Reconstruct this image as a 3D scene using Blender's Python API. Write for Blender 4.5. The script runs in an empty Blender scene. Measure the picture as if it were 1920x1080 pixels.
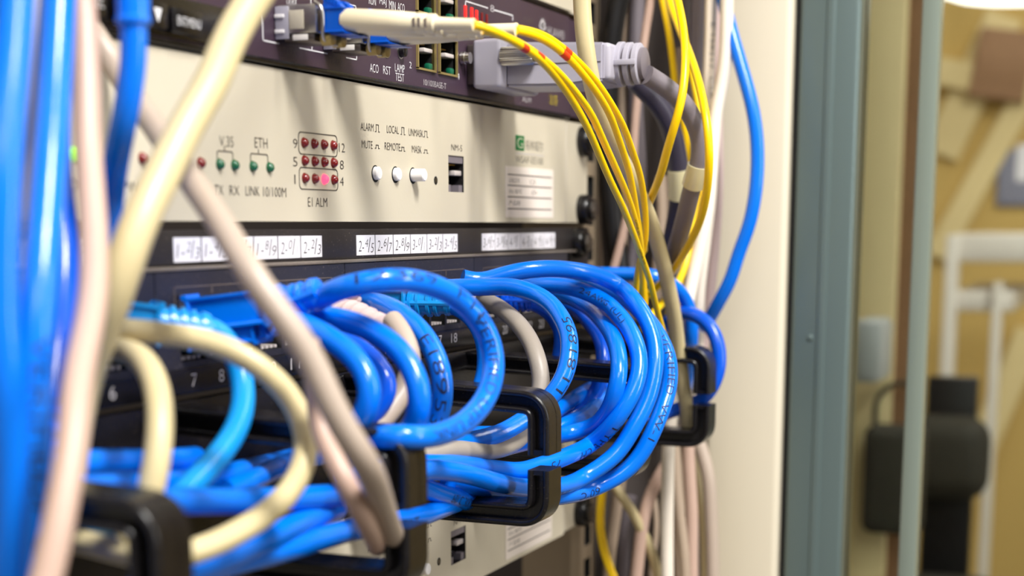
import bpy, bmesh, math, random
from mathutils import Vector, Matrix
random.seed(7)
SC = bpy.context.scene
COL = SC.collection
PI = math.pi

# ------------------------------------------------------------------ camera
# rack coordinates in mm: s along the rack (right +), n out of the rack towards the aisle, z up (0 = seam above the patch panel)
F_PX, YAW, PIT, PY0 = 2980.83, 1.1934, 0.1767, 954.03
CAM_S, CAM_N, CAM_Z = -447.34, 235.34, 0.30
FW = Vector((math.sin(YAW)*math.cos(PIT), math.cos(YAW)*math.cos(PIT), -math.sin(PIT)))
RT = Vector((math.cos(YAW), -math.sin(YAW), 0.0))
UP = RT.cross(FW)
CAMP = Vector((CAM_S, -CAM_N, CAM_Z))
cam = bpy.data.cameras.new('camera')
cam.sensor_width = 36.0; cam.sensor_fit = 'HORIZONTAL'
cam.lens = F_PX/1920*36.0
cam.shift_y = (PY0-540.0)/1920.0
cam.clip_start = 0.02; cam.clip_end = 60
cam.dof.use_dof = True; cam.dof.focus_distance = 0.52; cam.dof.aperture_fstop = 10.2; cam.dof.aperture_blades = 0
camo = bpy.data.objects.new('camera', cam); COL.objects.link(camo)
M3 = Matrix((RT, UP, -FW)).transposed()
camo.matrix_world = Matrix.Translation(CAMP/1000.0) @ M3.to_4x4()
SC.camera = camo

# ------------------------------------------------------------------ colour, world, lights
SC.view_settings.view_transform = 'Standard'; SC.view_settings.look = 'None'
SC.view_settings.gamma = 1.0; SC.view_settings.use_curve_mapping = False
SC.view_settings.exposure = 0.17
w = bpy.data.worlds.new('world'); SC.world = w; w.use_nodes = True
bg = w.node_tree.nodes['Background']; bg.inputs[0].default_value = (1.0, 0.95, 0.88, 1); bg.inputs[1].default_value = 0.24

def area(name, s, n, z, ts, tn, tz, sx, sy, power, col=(1, 0.985, 0.955)):
    d = bpy.data.lights.new(name, 'AREA'); d.shape = 'RECTANGLE'; d.size = sx; d.size_y = sy; d.energy = power; d.color = col
    o = bpy.data.objects.new(name, d); COL.objects.link(o)
    o.location = (s/1000, -n/1000, z/1000)
    v = Vector(((ts-s), -(tn-n), (tz-z)))
    o.rotation_euler = v.to_track_quat('-Z', 'Y').to_euler()
    return o
area('ceiling_light_key', -430, 760, 1040, 60, 20, 0, 0.18, 0.45, 29)
area('aisle_strip_light', 60, 1500, 420, 60, 40, -20, 0.10, 1.0, 8)
area('camera_side_fill', -1300, 700, 1000, 200, 40, -50, 0.6, 0.3, 5)  # soft fill added on the camera side, not a room fitting
area('ceiling_light_far', 900, 900, 1250, 1900, 500, 0, 0.8, 0.8, 22)

# ------------------------------------------------------------------ pixel rays of the photograph -> rack coordinates
def ray(px, py):
    return FW + RT*((px-960)/F_PX) - UP*((py-PY0)/F_PX)
def pn(px, py, n):
    d = ray(px, py); t = (CAM_N-n)/d.y
    p = CAMP+d*t; return (p.x, -p.y, p.z)
def ps(px, py, s):
    d = ray(px, py); t = (s-CAM_S)/d.x
    p = CAMP+d*t; return (p.x, -p.y, p.z)
def pd(px, py, z):
    p = CAMP+ray(px, py)*z; return (p.x, -p.y, p.z)
def S0(px, py=423, n=0): return pn(px, py, n)[0]
def Z0(px, py, n=0): return pn(px, py, n)[2]

# ------------------------------------------------------------------ materials
def rgb(r, g, b):
    f = lambda c: (c/255/12.92) if c/255 <= .04045 else ((c/255+.055)/1.055)**2.4
    return (f(r), f(g), f(b), 1)
def mat(name, col, rough=.45, metal=0.0, bump=0.0, bscale=400, var=0.0, vscale=60, spec=.5, dust=0.0, emit=0.0, coat=0.0):
    m = bpy.data.materials.new(name); m.use_nodes = True
    nt = m.node_tree; b = nt.nodes['Principled BSDF']
    c = rgb(*col)
    b.inputs['Base Color'].default_value = c; b.inputs['Roughness'].default_value = rough
    b.inputs['Metallic'].default_value = metal; b.inputs['Specular IOR Level'].default_value = spec
    b.inputs['Coat Weight'].default_value = coat
    tc = nt.nodes.new('ShaderNodeTexCoord')
    last = None
    if var > 0:
        nz = nt.nodes.new('ShaderNodeTexNoise'); nz.inputs['Scale'].default_value = vscale; nz.inputs['Detail'].default_value = 4
        nt.links.new(tc.outputs['Object'], nz.inputs['Vector'])
        mx = nt.nodes.new('ShaderNodeMix'); mx.data_type = 'RGBA'
        mx.inputs[6].default_value = tuple(x*(1-var) for x in c[:3])+(1,); mx.inputs[7].default_value = tuple(min(1, x*(1+var)) for x in c[:3])+(1,)
        nt.links.new(nz.outputs[0], mx.inputs[0]); last = mx.outputs[2]
    if dust > 0:
        nz = nt.nodes.new('ShaderNodeTexNoise'); nz.inputs['Scale'].default_value = 1500; nz.inputs['Detail'].default_value = 2
        nt.links.new(tc.outputs['Object'], nz.inputs['Vector'])
        rp = nt.nodes.new('ShaderNodeValToRGB'); rp.color_ramp.elements[0].position = .66; rp.color_ramp.elements[1].position = .74
        rp.color_ramp.elements[0].color = (0, 0, 0, 1); rp.color_ramp.elements[1].color = (dust, dust, dust, 1)
        nt.links.new(nz.outputs[0], rp.inputs[0])
        mx = nt.nodes.new('ShaderNodeMix'); mx.data_type = 'RGBA'
        nt.links.new(rp.outputs[0], mx.inputs[0])
        if last: nt.links.new(last, mx.inputs[6])
        else: mx.inputs[6].default_value = c
        mx.inputs[7].default_value = rgb(170, 155, 140)
        last = mx.outputs[2]
    if last: nt.links.new(last, b.inputs['Base Color'])
    if bump > 0:
        nz = nt.nodes.new('ShaderNodeTexNoise'); nz.inputs['Scale'].default_value = bscale; nz.inputs['Detail'].default_value = 3
        nt.links.new(tc.outputs['Object'], nz.inputs['Vector'])
        bp = nt.nodes.new('ShaderNodeBump'); bp.inputs['Strength'].default_value = bump; bp.inputs['Distance'].default_value = .0005
        nt.links.new(nz.outputs[0], bp.inputs['Height']); nt.links.new(bp.outputs[0], b.inputs['Normal'])
    if emit > 0:
        b.inputs['Emission Color'].default_value = c; b.inputs['Emission Strength'].default_value = emit
    return m

M = {}
M['blue'] = mat('blue_pvc', (0, 116, 236), .2, bump=.08, bscale=900, var=.06, vscale=40)
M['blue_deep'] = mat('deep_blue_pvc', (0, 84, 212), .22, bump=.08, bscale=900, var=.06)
M['cyan'] = mat('cyan_blue_plastic', (8, 140, 215), .27, bump=.06, bscale=900)
M['cream'] = mat('cream_pvc', (206, 190, 146), .36, bump=.12, bscale=500, var=.05)
M['white'] = mat('greyish_white_pvc', (180, 163, 148), .4, bump=.12, bscale=500, var=.05)
M['bright'] = mat('bright_offwhite_pvc', (236, 224, 208), .45, bump=.1, bscale=500, var=.03)
M['pink'] = mat('pinkish_beige_pvc', (194, 164, 148), .42, bump=.1, bscale=500, var=.04)
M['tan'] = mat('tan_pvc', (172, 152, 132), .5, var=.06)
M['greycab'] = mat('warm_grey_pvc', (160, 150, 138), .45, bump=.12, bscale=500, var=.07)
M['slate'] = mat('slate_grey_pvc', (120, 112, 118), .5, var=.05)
M['darkcab'] = mat('dark_purple_grey_pvc', (52, 47, 62), .45)
M['blackcab'] = mat('black_pvc', (16, 15, 17), .45)
M['yellow'] = mat('yellow_pvc', (255, 208, 0), .33, var=.03)
M['ink'] = mat('dark_print', (12, 28, 62), .6)
M['inkbrown'] = mat('dark_brown_print', (52, 44, 40), .6)
M['inkwhite'] = mat('white_print', (232, 230, 232), .6)
M['inkgrey'] = mat('grey_print', (196, 190, 192), .6)
M['inkdim'] = mat('dull_print', (104, 92, 88), .6)
M['beige'] = mat('beige_enamel', (205, 195, 174), .42, bump=.05, bscale=900, var=.025, vscale=25)
M['beige_edge'] = mat('beige_metal_edge', (205, 196, 180), .4)
M['purple'] = mat('dark_plum_enamel', (62, 46, 60), .38, var=.08, vscale=30, dust=.25)
M['black'] = mat('black_plastic', (22, 20, 22), .42, bump=.12, bscale=1500, dust=.22)
M['blackclean'] = mat('black_gloss_plastic', (17, 15, 17), .27, bump=.1, bscale=1200, dust=.12)
M['panel'] = mat('dusty_black_panel', (38, 33, 34), .5, dust=.5)
M['module'] = mat('blue_black_panel', (36, 35, 46), .45, dust=.35)
M['ledge'] = mat('dusty_ledge', (112, 102, 94), .8, var=.25, vscale=900)
M['void'] = mat('dark_cavity', (6, 6, 7), .7)
M['steel'] = mat('bright_steel', (196, 192, 186), .28, 1.0)
M['steeldark'] = mat('dull_steel', (120, 112, 106), .38, 1.0)
M['gold'] = mat('gold_contact', (200, 160, 70), .35, 1.0)
M['brass'] = mat('yellowed_metal', (172, 152, 96), .45, .6)
M['paper'] = mat('white_label_paper', (232, 228, 234), .6)
M['paperpink'] = mat('off_white_sticker', (238, 226, 216), .5)
M['ivory'] = mat('ivory_boot_plastic', (238, 224, 190), .38)
M['pinkwhite'] = mat('pinkish_white_boot', (200, 176, 172), .42)
M['lcblue'] = mat('bright_blue_connector', (0, 92, 205), .35)
M['greyconn'] = mat('light_grey_connector', (170, 166, 178), .42, bump=.05)
M['ledred'] = mat('dark_red_led', (120, 18, 14), .12, coat=.6)
M['ledgreen'] = mat('dark_green_led', (22, 92, 58), .12, coat=.6)
M['ledon'] = mat('lit_red_led', (255, 70, 105), .3, emit=1.6)
M['ledgreenon'] = mat('lit_green_led', (150, 235, 20), .3, emit=1.5)
M['ledbar'] = mat('lit_red_bar', (255, 24, 20), .4, emit=3.0)
M['ledbardim'] = mat('dim_red_bar', (110, 12, 16), .4, emit=.25)
M['whitebtn'] = mat('white_button', (246, 242, 240), .35)
M['greenjack'] = mat('green_lightpipe', (18, 96, 70), .3)
M['olivejack'] = mat('olive_lightpipe', (120, 122, 40), .3)
M['latch'] = mat('grey_white_latch', (196, 186, 182), .45)
M['logogreen'] = mat('green_print', (10, 110, 50), .6)
M['redmark'] = mat('red_mark', (214, 60, 10), .5)
M['yellowmark'] = mat('yellow_print', (222, 196, 30), .6)
M['tag'] = mat('clear_yellowed_tape', (212, 202, 160), .25, coat=.5)
M['tagwhite'] = mat('white_sleeve', (240, 234, 226), .4)
M['post'] = mat('cream_cabinet_enamel', (216, 206, 184), .45, var=.02, vscale=8)
M['rail'] = mat('tan_zinc_rail', (168, 150, 126), .4, .3, var=.08)
M['sidepanel'] = mat('dark_grey_side_panel', (86, 78, 75), .6)
M['dark'] = mat('dark_interior', (44, 38, 36), .7)
M['stile'] = mat('grey_green_aluminium', (106, 122, 121), .32, .4, var=.06, vscale=6)
M['gasket'] = mat('black_gasket', (24, 27, 30), .6)
M['paleglass'] = mat('pale_green_glass_edge', (122, 132, 122), .2)
M['wall'] = mat('ochre_wall_paint', (196, 164, 96), .8, var=.06, vscale=2)
M['wallstreak'] = mat('light_ochre_streak', (222, 200, 148), .7)
M['brown'] = mat('brown_wood', (150, 112, 80), .6, var=.1)
M['tanwood'] = mat('tan_panel', (228, 208, 158), .6)
M['shelfwhite'] = mat('white_shelf', (222, 214, 204), .5)
M['poster'] = mat('blue_grey_poster', (132, 132, 150), .6)
M['bag'] = mat('dark_olive_cloth', (48, 44, 34), .8, var=.2)
M['floor'] = mat('grey_floor_vinyl', (150, 142, 130), .5, var=.06, vscale=4)
M['ceil'] = mat('white_ceiling_paint', (225, 220, 210), .9)
M['lamp'] = mat('lamp_diffuser', (255, 250, 240), .5, emit=4.0)
M['lightgrey'] = mat('light_grey_box', (168, 172, 172), .5)
gm = bpy.data.materials.new('clear_door_glass'); gm.use_nodes = True
gb = gm.node_tree.nodes['Principled BSDF']
gb.inputs['Base Color'].default_value = rgb(226, 232, 226); gb.inputs['Roughness'].default_value = .04
gb.inputs['Transmission Weight'].default_value = 1.0; gb.inputs['IOR'].default_value = 1.02
M['glass'] = gm

# ------------------------------------------------------------------ mesh builder (mm, rack coordinates)
def W(p): return Vector((p[0]/1000, -p[1]/1000, p[2]/1000))
def unit(v): return v/max(v.length, 1e-12)

class MB:
    def __init__(self): self.v = []; self.f = []; self.fm = []; self.sm = []; self.mats = []
    def mi(self, m):
        m = M[m]
        if m not in self.mats: self.mats.append(m)
        return self.mats.index(m)
    def add(self, vs, fs, m, smooth=False):
        o = len(self.v); self.v += [tuple(p) for p in vs]; k = self.mi(m)
        for f in fs: self.f.append([i+o for i in f]); self.fm.append(k); self.sm.append(smooth)
    def bm(self, bm, m, smooth=False):
        bm.verts.index_update()
        self.add([tuple(v.co) for v in bm.verts], [[v.index for v in f.verts] for f in bm.faces], m, smooth); bm.free()
    def box(self, s0, s1, n0, n1, z0, z1, m, bev=0, seg=2, smooth=False):
        b = bmesh.new(); bmesh.ops.create_cube(b, size=1)
        for v in b.verts: v.co = Vector(((s0+s1)/2+v.co.x*(s1-s0), (n0+n1)/2+v.co.y*(n1-n0), (z0+z1)/2+v.co.z*(z1-z0)))
        if bev: bmesh.ops.bevel(b, geom=list(b.edges), offset=bev, segments=seg, affect='EDGES', profile=.5)
        self.bm(b, m, smooth)
    def quad(self, s0, s1, z0, z1, n, m, th=.12):
        self.box(min(s0, s1), max(s0, s1), n, n+th, min(z0, z1), max(z0, z1), m)
    def line(self, pts, n, wd, m, th=.1):      # polyline of printed strokes on a plane n (pts in s, z)
        for (a, b) in zip(pts[:-1], pts[1:]):
            d = Vector((b[0]-a[0], b[1]-a[1])); L = d.length
            if L < 1e-6: continue
            d /= L; e = d*(wd/2); q = Vector((-d.y, d.x))*(wd/2)
            A = Vector(a)-e; B = Vector(b)+e
            c = [A-q, B-q, B+q, A+q]
            vs = [(p.x, n, p.y) for p in c]+[(p.x, n+th, p.y) for p in c]
            self.add(vs, [(0, 1, 2, 3), (7, 6, 5, 4), (0, 4, 5, 1), (1, 5, 6, 2), (2, 6, 7, 3), (3, 7, 4, 0)], m)
    def lathe(self, c, ax, prof, m, seg=20, smooth=True, smap=None):   # prof: (dist along axis, radius)
        ax = unit(Vector(ax)); t = Vector((0, 0, 1)) if abs(ax.z) < .9 else Vector((1, 0, 0))
        a = unit(ax.cross(t)); b = ax.cross(a); c = Vector(c); vs = []; fs = []
        for d, r in prof:
            for k in range(seg):
                th = 2*PI*k/seg; vs.append(c+ax*d+(a*math.cos(th)+b*math.sin(th))*r)
        n = len(prof)
        for i in range(n-1):
            for k in range(seg):
                k2 = (k+1) % seg; fs.append((i*seg+k, i*seg+k2, (i+1)*seg+k2, (i+1)*seg+k))
        fs.append(tuple(range(seg))[::-1]); fs.append(tuple((n-1)*seg+k for k in range(seg)))
        self.add(vs, fs, m, smooth)
    def tube(self, pts, r, m, seg=16, caps=True):
        T = tangents(pts); N = None; vs = []; fs = []
        for i, (p, t) in enumerate(zip(pts, T)):
            if N is None:
                N = unit(t.cross(Vector((0, 0, 1)) if abs(t.z) < .9 else Vector((1, 0, 0))))
            else: N = unit(N-t*N.dot(t))
            B = t.cross(N); rr = r(i/(len(pts)-1)) if callable(r) else r
            for k in range(seg):
                a = 2*PI*k/seg; vs.append(p+(N*math.cos(a)+B*math.sin(a))*rr)
        L = len(pts)
        for i in range(L-1):
            for k in range(seg):
                k2 = (k+1) % seg; fs.append((i*seg+k, i*seg+k2, (i+1)*seg+k2, (i+1)*seg+k))
        if caps: fs.append(tuple(range(seg))[::-1]); fs.append(tuple((L-1)*seg+k for k in range(seg)))
        self.add(vs, fs, m, True)
    def prism(self, poly, s0, s1, m, bev=0):   # polygon in (n, z) pulled along s
        b = bmesh.new()
        A = [b.verts.new((s0, p[0], p[1])) for p in poly]; B = [b.verts.new((s1, p[0], p[1])) for p in poly]
        L = len(poly)
        b.faces.new(A); b.faces.new(B[::-1])
        for i in range(L): b.faces.new((A[i], B[i], B[(i+1) % L], A[(i+1) % L]))
        bmesh.ops.recalc_face_normals(b, faces=list(b.faces))
        if bev: bmesh.ops.bevel(b, geom=[e for e in b.edges if e.calc_face_angle(0) > .6], offset=bev, segments=2, affect='EDGES')
        self.bm(b, m)
    def text(self, txt, s0, s1, zc, h, n, m, shear=0.0):      # printed flat on plane n, squeezed between s0 and s1, cap height h
        vs, fs = glyphs(txt, shear)
        if not vs: return
        x0 = min(v[0] for v in vs); x1 = max(v[0] for v in vs); y0 = min(v[1] for v in vs); y1 = max(v[1] for v in vs)
        kx = (s1-s0)/max(x1-x0, 1e-6); ky = h/max(y1-y0, 1e-6)
        self.add([(s0+(v[0]-x0)*kx, n, zc+(v[1]-(y0+y1)/2)*ky) for v in vs], fs, m)
    def wrap(self, txt, pts, r, start, length, h, m, ang=0.0, flip=False):   # printed round a cable
        vs, fs = glyphs(txt, 0)
        if not vs: return
        x0 = min(v[0] for v in vs); x1 = max(v[0] for v in vs); y0 = min(v[1] for v in vs); y1 = max(v[1] for v in vs)
        bb = bmesh.new(); bv = [bb.verts.new(v) for v in vs]; bb.verts.index_update()
        for f in fs:
            try: bb.faces.new([bv[i] for i in f])
            except ValueError: pass
        for k in range(1, 12):
            bmesh.ops.bisect_plane(bb, geom=bb.verts[:]+bb.edges[:]+bb.faces[:], plane_co=(0, y0+(y1-y0)*k/12, 0), plane_no=(0, 1, 0))
        bb.verts.index_update(); vs = [tuple(v.co) for v in bb.verts]; fs = [[v.index for v in f.verts] for f in bb.faces]; bb.free()
        acc = [0]
        for a, b in zip(pts[:-1], pts[1:]): acc.append(acc[-1]+(b-a).length)
        T = tangents(pts)
        def frame(d):
            d = max(0, min(acc[-1]-1e-4, d)); i = 0
            while i < len(acc)-2 and acc[i+1] < d: i += 1
            u = (d-acc[i])/max(acc[i+1]-acc[i], 1e-9)
            return pts[i].lerp(pts[i+1], u), unit(T[i].lerp(T[i+1], u))
        camr = Vector((CAM_S, CAM_N, CAM_Z)); out = []
        sg = -1 if flip else 1
        for v in vs:
            d = start+sg*(v[0]-x0)/(x1-x0)*length
            p, t = frame(d); c = unit(camr-p); N = unit(c-t*c.dot(t)); B = t.cross(N)
            a = ang+sg*(v[1]-(y0+y1)/2)/(y1-y0)*h/r
            out.append(p+(N*math.cos(a)+B*math.sin(a))*(r+.07))
        self.add(out, fs, m)
    def build(self, name, parent=None, loc=None):
        me = bpy.data.meshes.new(name)
        o = bpy.data.objects.new(name, me); COL.objects.link(o)
        if parent is not None: base = parent_base(parent); o.parent = parent
        else:
            if loc is None:
                xs = [p[0] for p in self.v]; ys = [p[1] for p in self.v]; zs = [p[2] for p in self.v]
                loc = ((min(xs)+max(xs))/2, (min(ys)+max(ys))/2, min(zs))
            base = W(loc); o.location = base; BASE[o.name] = base
        if parent is not None: BASE[o.name] = base
        me.from_pydata([W(p)-base for p in self.v], [], self.f)
        for m in self.mats: me.materials.append(m)
        me.polygons.foreach_set('material_index', self.fm); me.polygons.foreach_set('use_smooth', self.sm)
        me.validate(); me.update()
        b = bmesh.new(); b.from_mesh(me); bmesh.ops.recalc_face_normals(b, faces=list(b.faces)); b.to_mesh(me); b.free()
        me.set_sharp_from_angle(angle=math.radians(38))
        return o
BASE = {}
def parent_base(o): return BASE[o.name]
def tangents(pts):
    T = []
    for i in range(len(pts)):
        a = pts[max(0, i-1)]; b = pts[min(len(pts)-1, i+1)]; T.append(unit(b-a))
    return T
GC = {}
def glyphs(txt, shear):
    k = (txt, shear)
    if k in GC: return GC[k]
    c = bpy.data.curves.new('t', 'FONT'); c.body = txt; c.size = 1; c.resolution_u = 3; c.shear = shear; c.offset = -0.012
    o = bpy.data.objects.new('t', c); COL.objects.link(o)
    dg = bpy.context.evaluated_depsgraph_get(); dg.update()
    ev = o.evaluated_get(dg); me = ev.to_mesh()
    r = ([tuple(v.co) for v in me.vertices], [list(p.vertices) for p in me.polygons])
    ev.to_mesh_clear(); bpy.data.objects.remove(o); bpy.data.curves.remove(c)
    GC[k] = r; return r
def spline(P, step=2.0):
    P = [Vector(p) for p in P]
    if len(P) == 2: P = [P[0], P[0].lerp(P[1], .5), P[1]]
    Q = [P[0]*2-P[1]]+P+[P[-1]*2-P[-2]]; out = []
    for i in range(1, len(Q)-2):
        a, b, c, d = Q[i-1], Q[i], Q[i+1], Q[i+2]
        t0 = 0; t1 = t0+max((b-a).length, 1e-3)**.5; t2 = t1+max((c-b).length, 1e-3)**.5; t3 = t2+max((d-c).length, 1e-3)**.5
        k = max(2, int((c-b).length/step))
        for j in range(k):
            t = t1+(t2-t1)*j/k
            A1 = a*((t1-t)/(t1-t0))+b*((t-t0)/(t1-t0)); A2 = b*((t2-t)/(t2-t1))+c*((t-t1)/(t2-t1)); A3 = c*((t3-t)/(t3-t2))+d*((t-t2)/(t3-t2))
            B1 = A1*((t2-t)/(t2-t0))+A2*((t-t0)/(t2-t0)); B2 = A2*((t3-t)/(t3-t1))+A3*((t-t1)/(t3-t1))
            out.append(B1*((t2-t)/(t2-t1))+B2*((t-t1)/(t2-t1)))
    out.append(P[-1])
    for _ in range(6):
        out = [out[0]]+[(out[i-1]+out[i]*2+out[i+1])/4 for i in range(1, len(out)-1)]+[out[-1]]
    return out
def tag(o, label, cat, group=None, kind=None):
    if label: o['label'] = label
    if cat: o['category'] = cat
    if group: o['group'] = group
    if kind: o['kind'] = kind
    return o
def thing(name, label, cat, loc, group=None):
    o = bpy.data.objects.new(name, None); COL.objects.link(o); o.location = W(loc); o.empty_display_size = .02
    BASE[o.name] = W(loc); return tag(o, label, cat, group)
def copy_tree(o, dz, label):
    c = o.copy(); COL.objects.link(c); c.location = o.location+Vector((0, 0, dz/1000)); c['label'] = label
    for ch in list(o.children):
        k = ch.copy(); COL.objects.link(k); k.parent = c
        for g in list(ch.children):
            q = g.copy(); COL.objects.link(q); q.parent = k
    return c
def T(mb, txt, l, r, y, h, m, n=.12, z=None, shear=0):       # print between two pixel columns of the panel plane
    mb.text(txt, S0(l, y), S0(r, y), Z0((l+r)/2, y) if z is None else z, h, n, m, shear)
# ================================================================== the room beyond the rack
def struct(mb, name): o = mb.build(name); o['kind'] = 'structure'; return o
b = MB(); b.box(-2500, 2400, -900, 4000, -1270, -1250, 'floor'); struct(b, 'floor')
b = MB(); b.box(-2500, 2400, -900, 4000, 1450, 1470, 'ceil'); struct(b, 'ceiling')
b = MB(); b.box(2400, 2440, -900, 4000, -1250, 1450, 'wall'); struct(b, 'wall_right')
b = MB(); b.box(-2500, 2400, -940, -900, -1250, 1450, 'ceil'); struct(b, 'wall_back')
def wallbar(x0, y0, x1, y1, wd, m, name):
    fr = 2392-6*int(name[-1])    # flat bars standing in for the streaks on the far wall
    p = ps(x0, y0, 2398); q = ps(x1, y1, 2398)
    mb = MB(); A = Vector((p[1], p[2], 0)); B = Vector((q[1], q[2], 0)); d = unit(B-A); h = Vector((-d.y, d.x, 0))*(wd/2)
    c = [A-h, B-h, B+h, A+h]
    vs = [(2398-0, v.x, v.y) for v in c]+[(fr, v.x, v.y) for v in c]
    mb.add(vs, [(0, 1, 2, 3), (7, 6, 5, 4), (0, 4, 5, 1), (1, 5, 6, 2), (2, 6, 7, 3), (3, 7, 4, 0)], m)
    o = mb.build(name); o['kind'] = 'structure'; return o
wallbar(1765, 290, 1885, 30, 60, 'wallstreak', 'trim_1')
wallbar(1758, 480, 1935, 160, 40, 'wallstreak', 'trim_2')
wallbar(1768, 1010, 1935, 620, 48, 'wallstreak', 'trim_3')
wallbar(1760, 135, 1935, 165, 44, 'wallstreak', 'trim_4')
wallbar(1832, 118, 1935, 130, 110, 'brown', 'trim_5')

# ceiling lamp seen through the glass
c = ps(1932, -6, 1900)
r_ = thing('ceiling_lamp', 'round white glowing ceiling lamp high behind the glass door', 'lamp', (c[0], c[1], c[2]))
b = MB(); b.lathe((c[0], c[1], c[2]), (0, 0, 1), [(0, 5), (2, 100), (12, 128), (22, 132)], 'lamp', 32); b.build('diffuser', r_)
b = MB(); b.lathe((c[0], c[1], c[2]+22), (0, 0, 1), [(0, 134), (26, 134), (30, 20), (1450-c[2]-22, 20)], 'shelfwhite', 24); b.build('canopy', r_)

# white shelf unit
def bgbox(mb, x0, y0, x1, y1, s, ds, m, bev=4):
    p = ps(x0, y0, s); q = ps(x1, y1, s)
    mb.box(s, s+ds, min(p[1], q[1]), max(p[1], q[1]), min(p[2], q[2]), max(p[2], q[2]), m, bev)
SB = 1700
fl = -1250
p0 = ps(1788, 440, SB); p1 = ps(1960, 500, SB)
r_ = thing('shelf_trolley', 'white metal shelf trolley standing beyond the glass door', 'trolley', (SB+150, (p0[1]+p1[1])/2, fl))
b = MB(); bgbox(b, 1788, 438, 1960, 492, SB, 320, 'shelfwhite'); b.build('top_shelf', r_)
b = MB(); bgbox(b, 1788, 545, 1900, 585, SB, 320, 'shelfwhite'); b.build('lower_shelf', r_)
for k, (x0, x1) in enumerate(((1776, 1800), (1868, 1886))):
    p = ps(x0, 440, SB); q = ps(x1, 440, SB)
    b = MB(); b.box(SB-12, SB+20, p[1], q[1], fl, p[2]-(60 if k else 0), 'shelfwhite', 3); b.build('leg', r_)
p = ps(1872, 280, 2380); q = ps(1960, 385, 2380)
b = MB(); b.box(2388, 2400, p[1], q[1], q[2], p[2], 'poster', 2); b.box(2385, 2388, p[1]+30, q[1]-30, q[2]+40, q[2]+100, 'paper')
tag(b.build('wall_poster'), 'small blue-grey poster on the ochre far wall', 'poster')

# timber column and dark bag seen between the door stile and the glass edge
b = MB(); p = ps(1585, 300, 900); q = ps(1690, 300, 900); b.box(900, 940, p[1], q[1], -1250, 1450, 'tanwood', 3); o = b.build('wall_panel_tan'); o.name = 'trim_6'; o['kind'] = 'structure'
b = MB(); p = ps(1690, 300, 905); q = ps(1740, 300, 905); b.box(905, 945, p[1], q[1], -1250, 1450, 'brown', 3); o = b.build('trim_7'); o['kind'] = 'structure'
b = MB(); p = ps(1596, 600, 820); q = ps(1650, 720, 820); b.box(822, 880, p[1], q[1], q[2], p[2], 'lightgrey', 6)
r_ = tag(b.build('wall_box'), 'small light grey box fixed to the tan column behind the door stile', 'box')
p = ps(1618, 800, 860); q = ps(1722, 1010, 860)
r_ = thing('hanging_bag', 'dark cloth bag hanging on the tan column behind the glass door', 'bag', (880, (p[1]+q[1])/2, q[2]))
b = MB(); b.box(862, 898, p[1], q[1], q[2], p[2], 'bag', 9, 4, True); b.build('pouch', r_)
cm = (p[1]+q[1])/2; b = MB(); b.tube(spline([(884, p[1]+6, p[2]-6), (890, p[1]+7, p[2]+22), (894, cm, p[2]+34), (890, q[1]-7, p[2]+22), (884, q[1]-6, p[2]-6)], 2), 2.2, 'bag', 10); b.build('strap', r_)
p = ps(1690, 780, 1150); q = ps(1840, 1100, 1150)
r_ = thing('office_chair', 'dark cloth office chair back beyond the glass door', 'chair', (1200, (p[1]+q[1])/2, -1250))
b = MB(); b.box(1150, 1200, p[1], q[1], -270, p[2], 'bag', 24, 4, True); b.build('backrest', r_)
cm = (p[1]+q[1])/2
b = MB(); b.box(1000, 1210, p[1]-20, q[1]+20, -420, -350, 'bag', 24, 4, True); b.build('seat', r_)
b = MB(); b.box(1196, 1216, cm-25, cm+25, -400, -150, 'black', 3); b.build('back_bracket', r_)
b = MB(); b.lathe((1110, cm, -1180), (0, 0, 1), [(0, 30), (300, 28), (302, 18), (780, 18)], 'black'); b.build('gas_column', r_)
for k in range(5):
    a = 2*PI*k/5
    b = MB(); b.tube([Vector((1110, cm, -1180)), Vector((1110+140*math.cos(a), cm+140*math.sin(a), -1200)), Vector((1110+280*math.cos(a), cm+280*math.sin(a), -1225))], 18, 'black', 10)
    b.lathe((1110+280*math.cos(a), cm+280*math.sin(a)-15, -1225), (0, 1, 0), [(0, 25), (30, 25)], 'black', 14); b.build('leg', r_)

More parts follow.
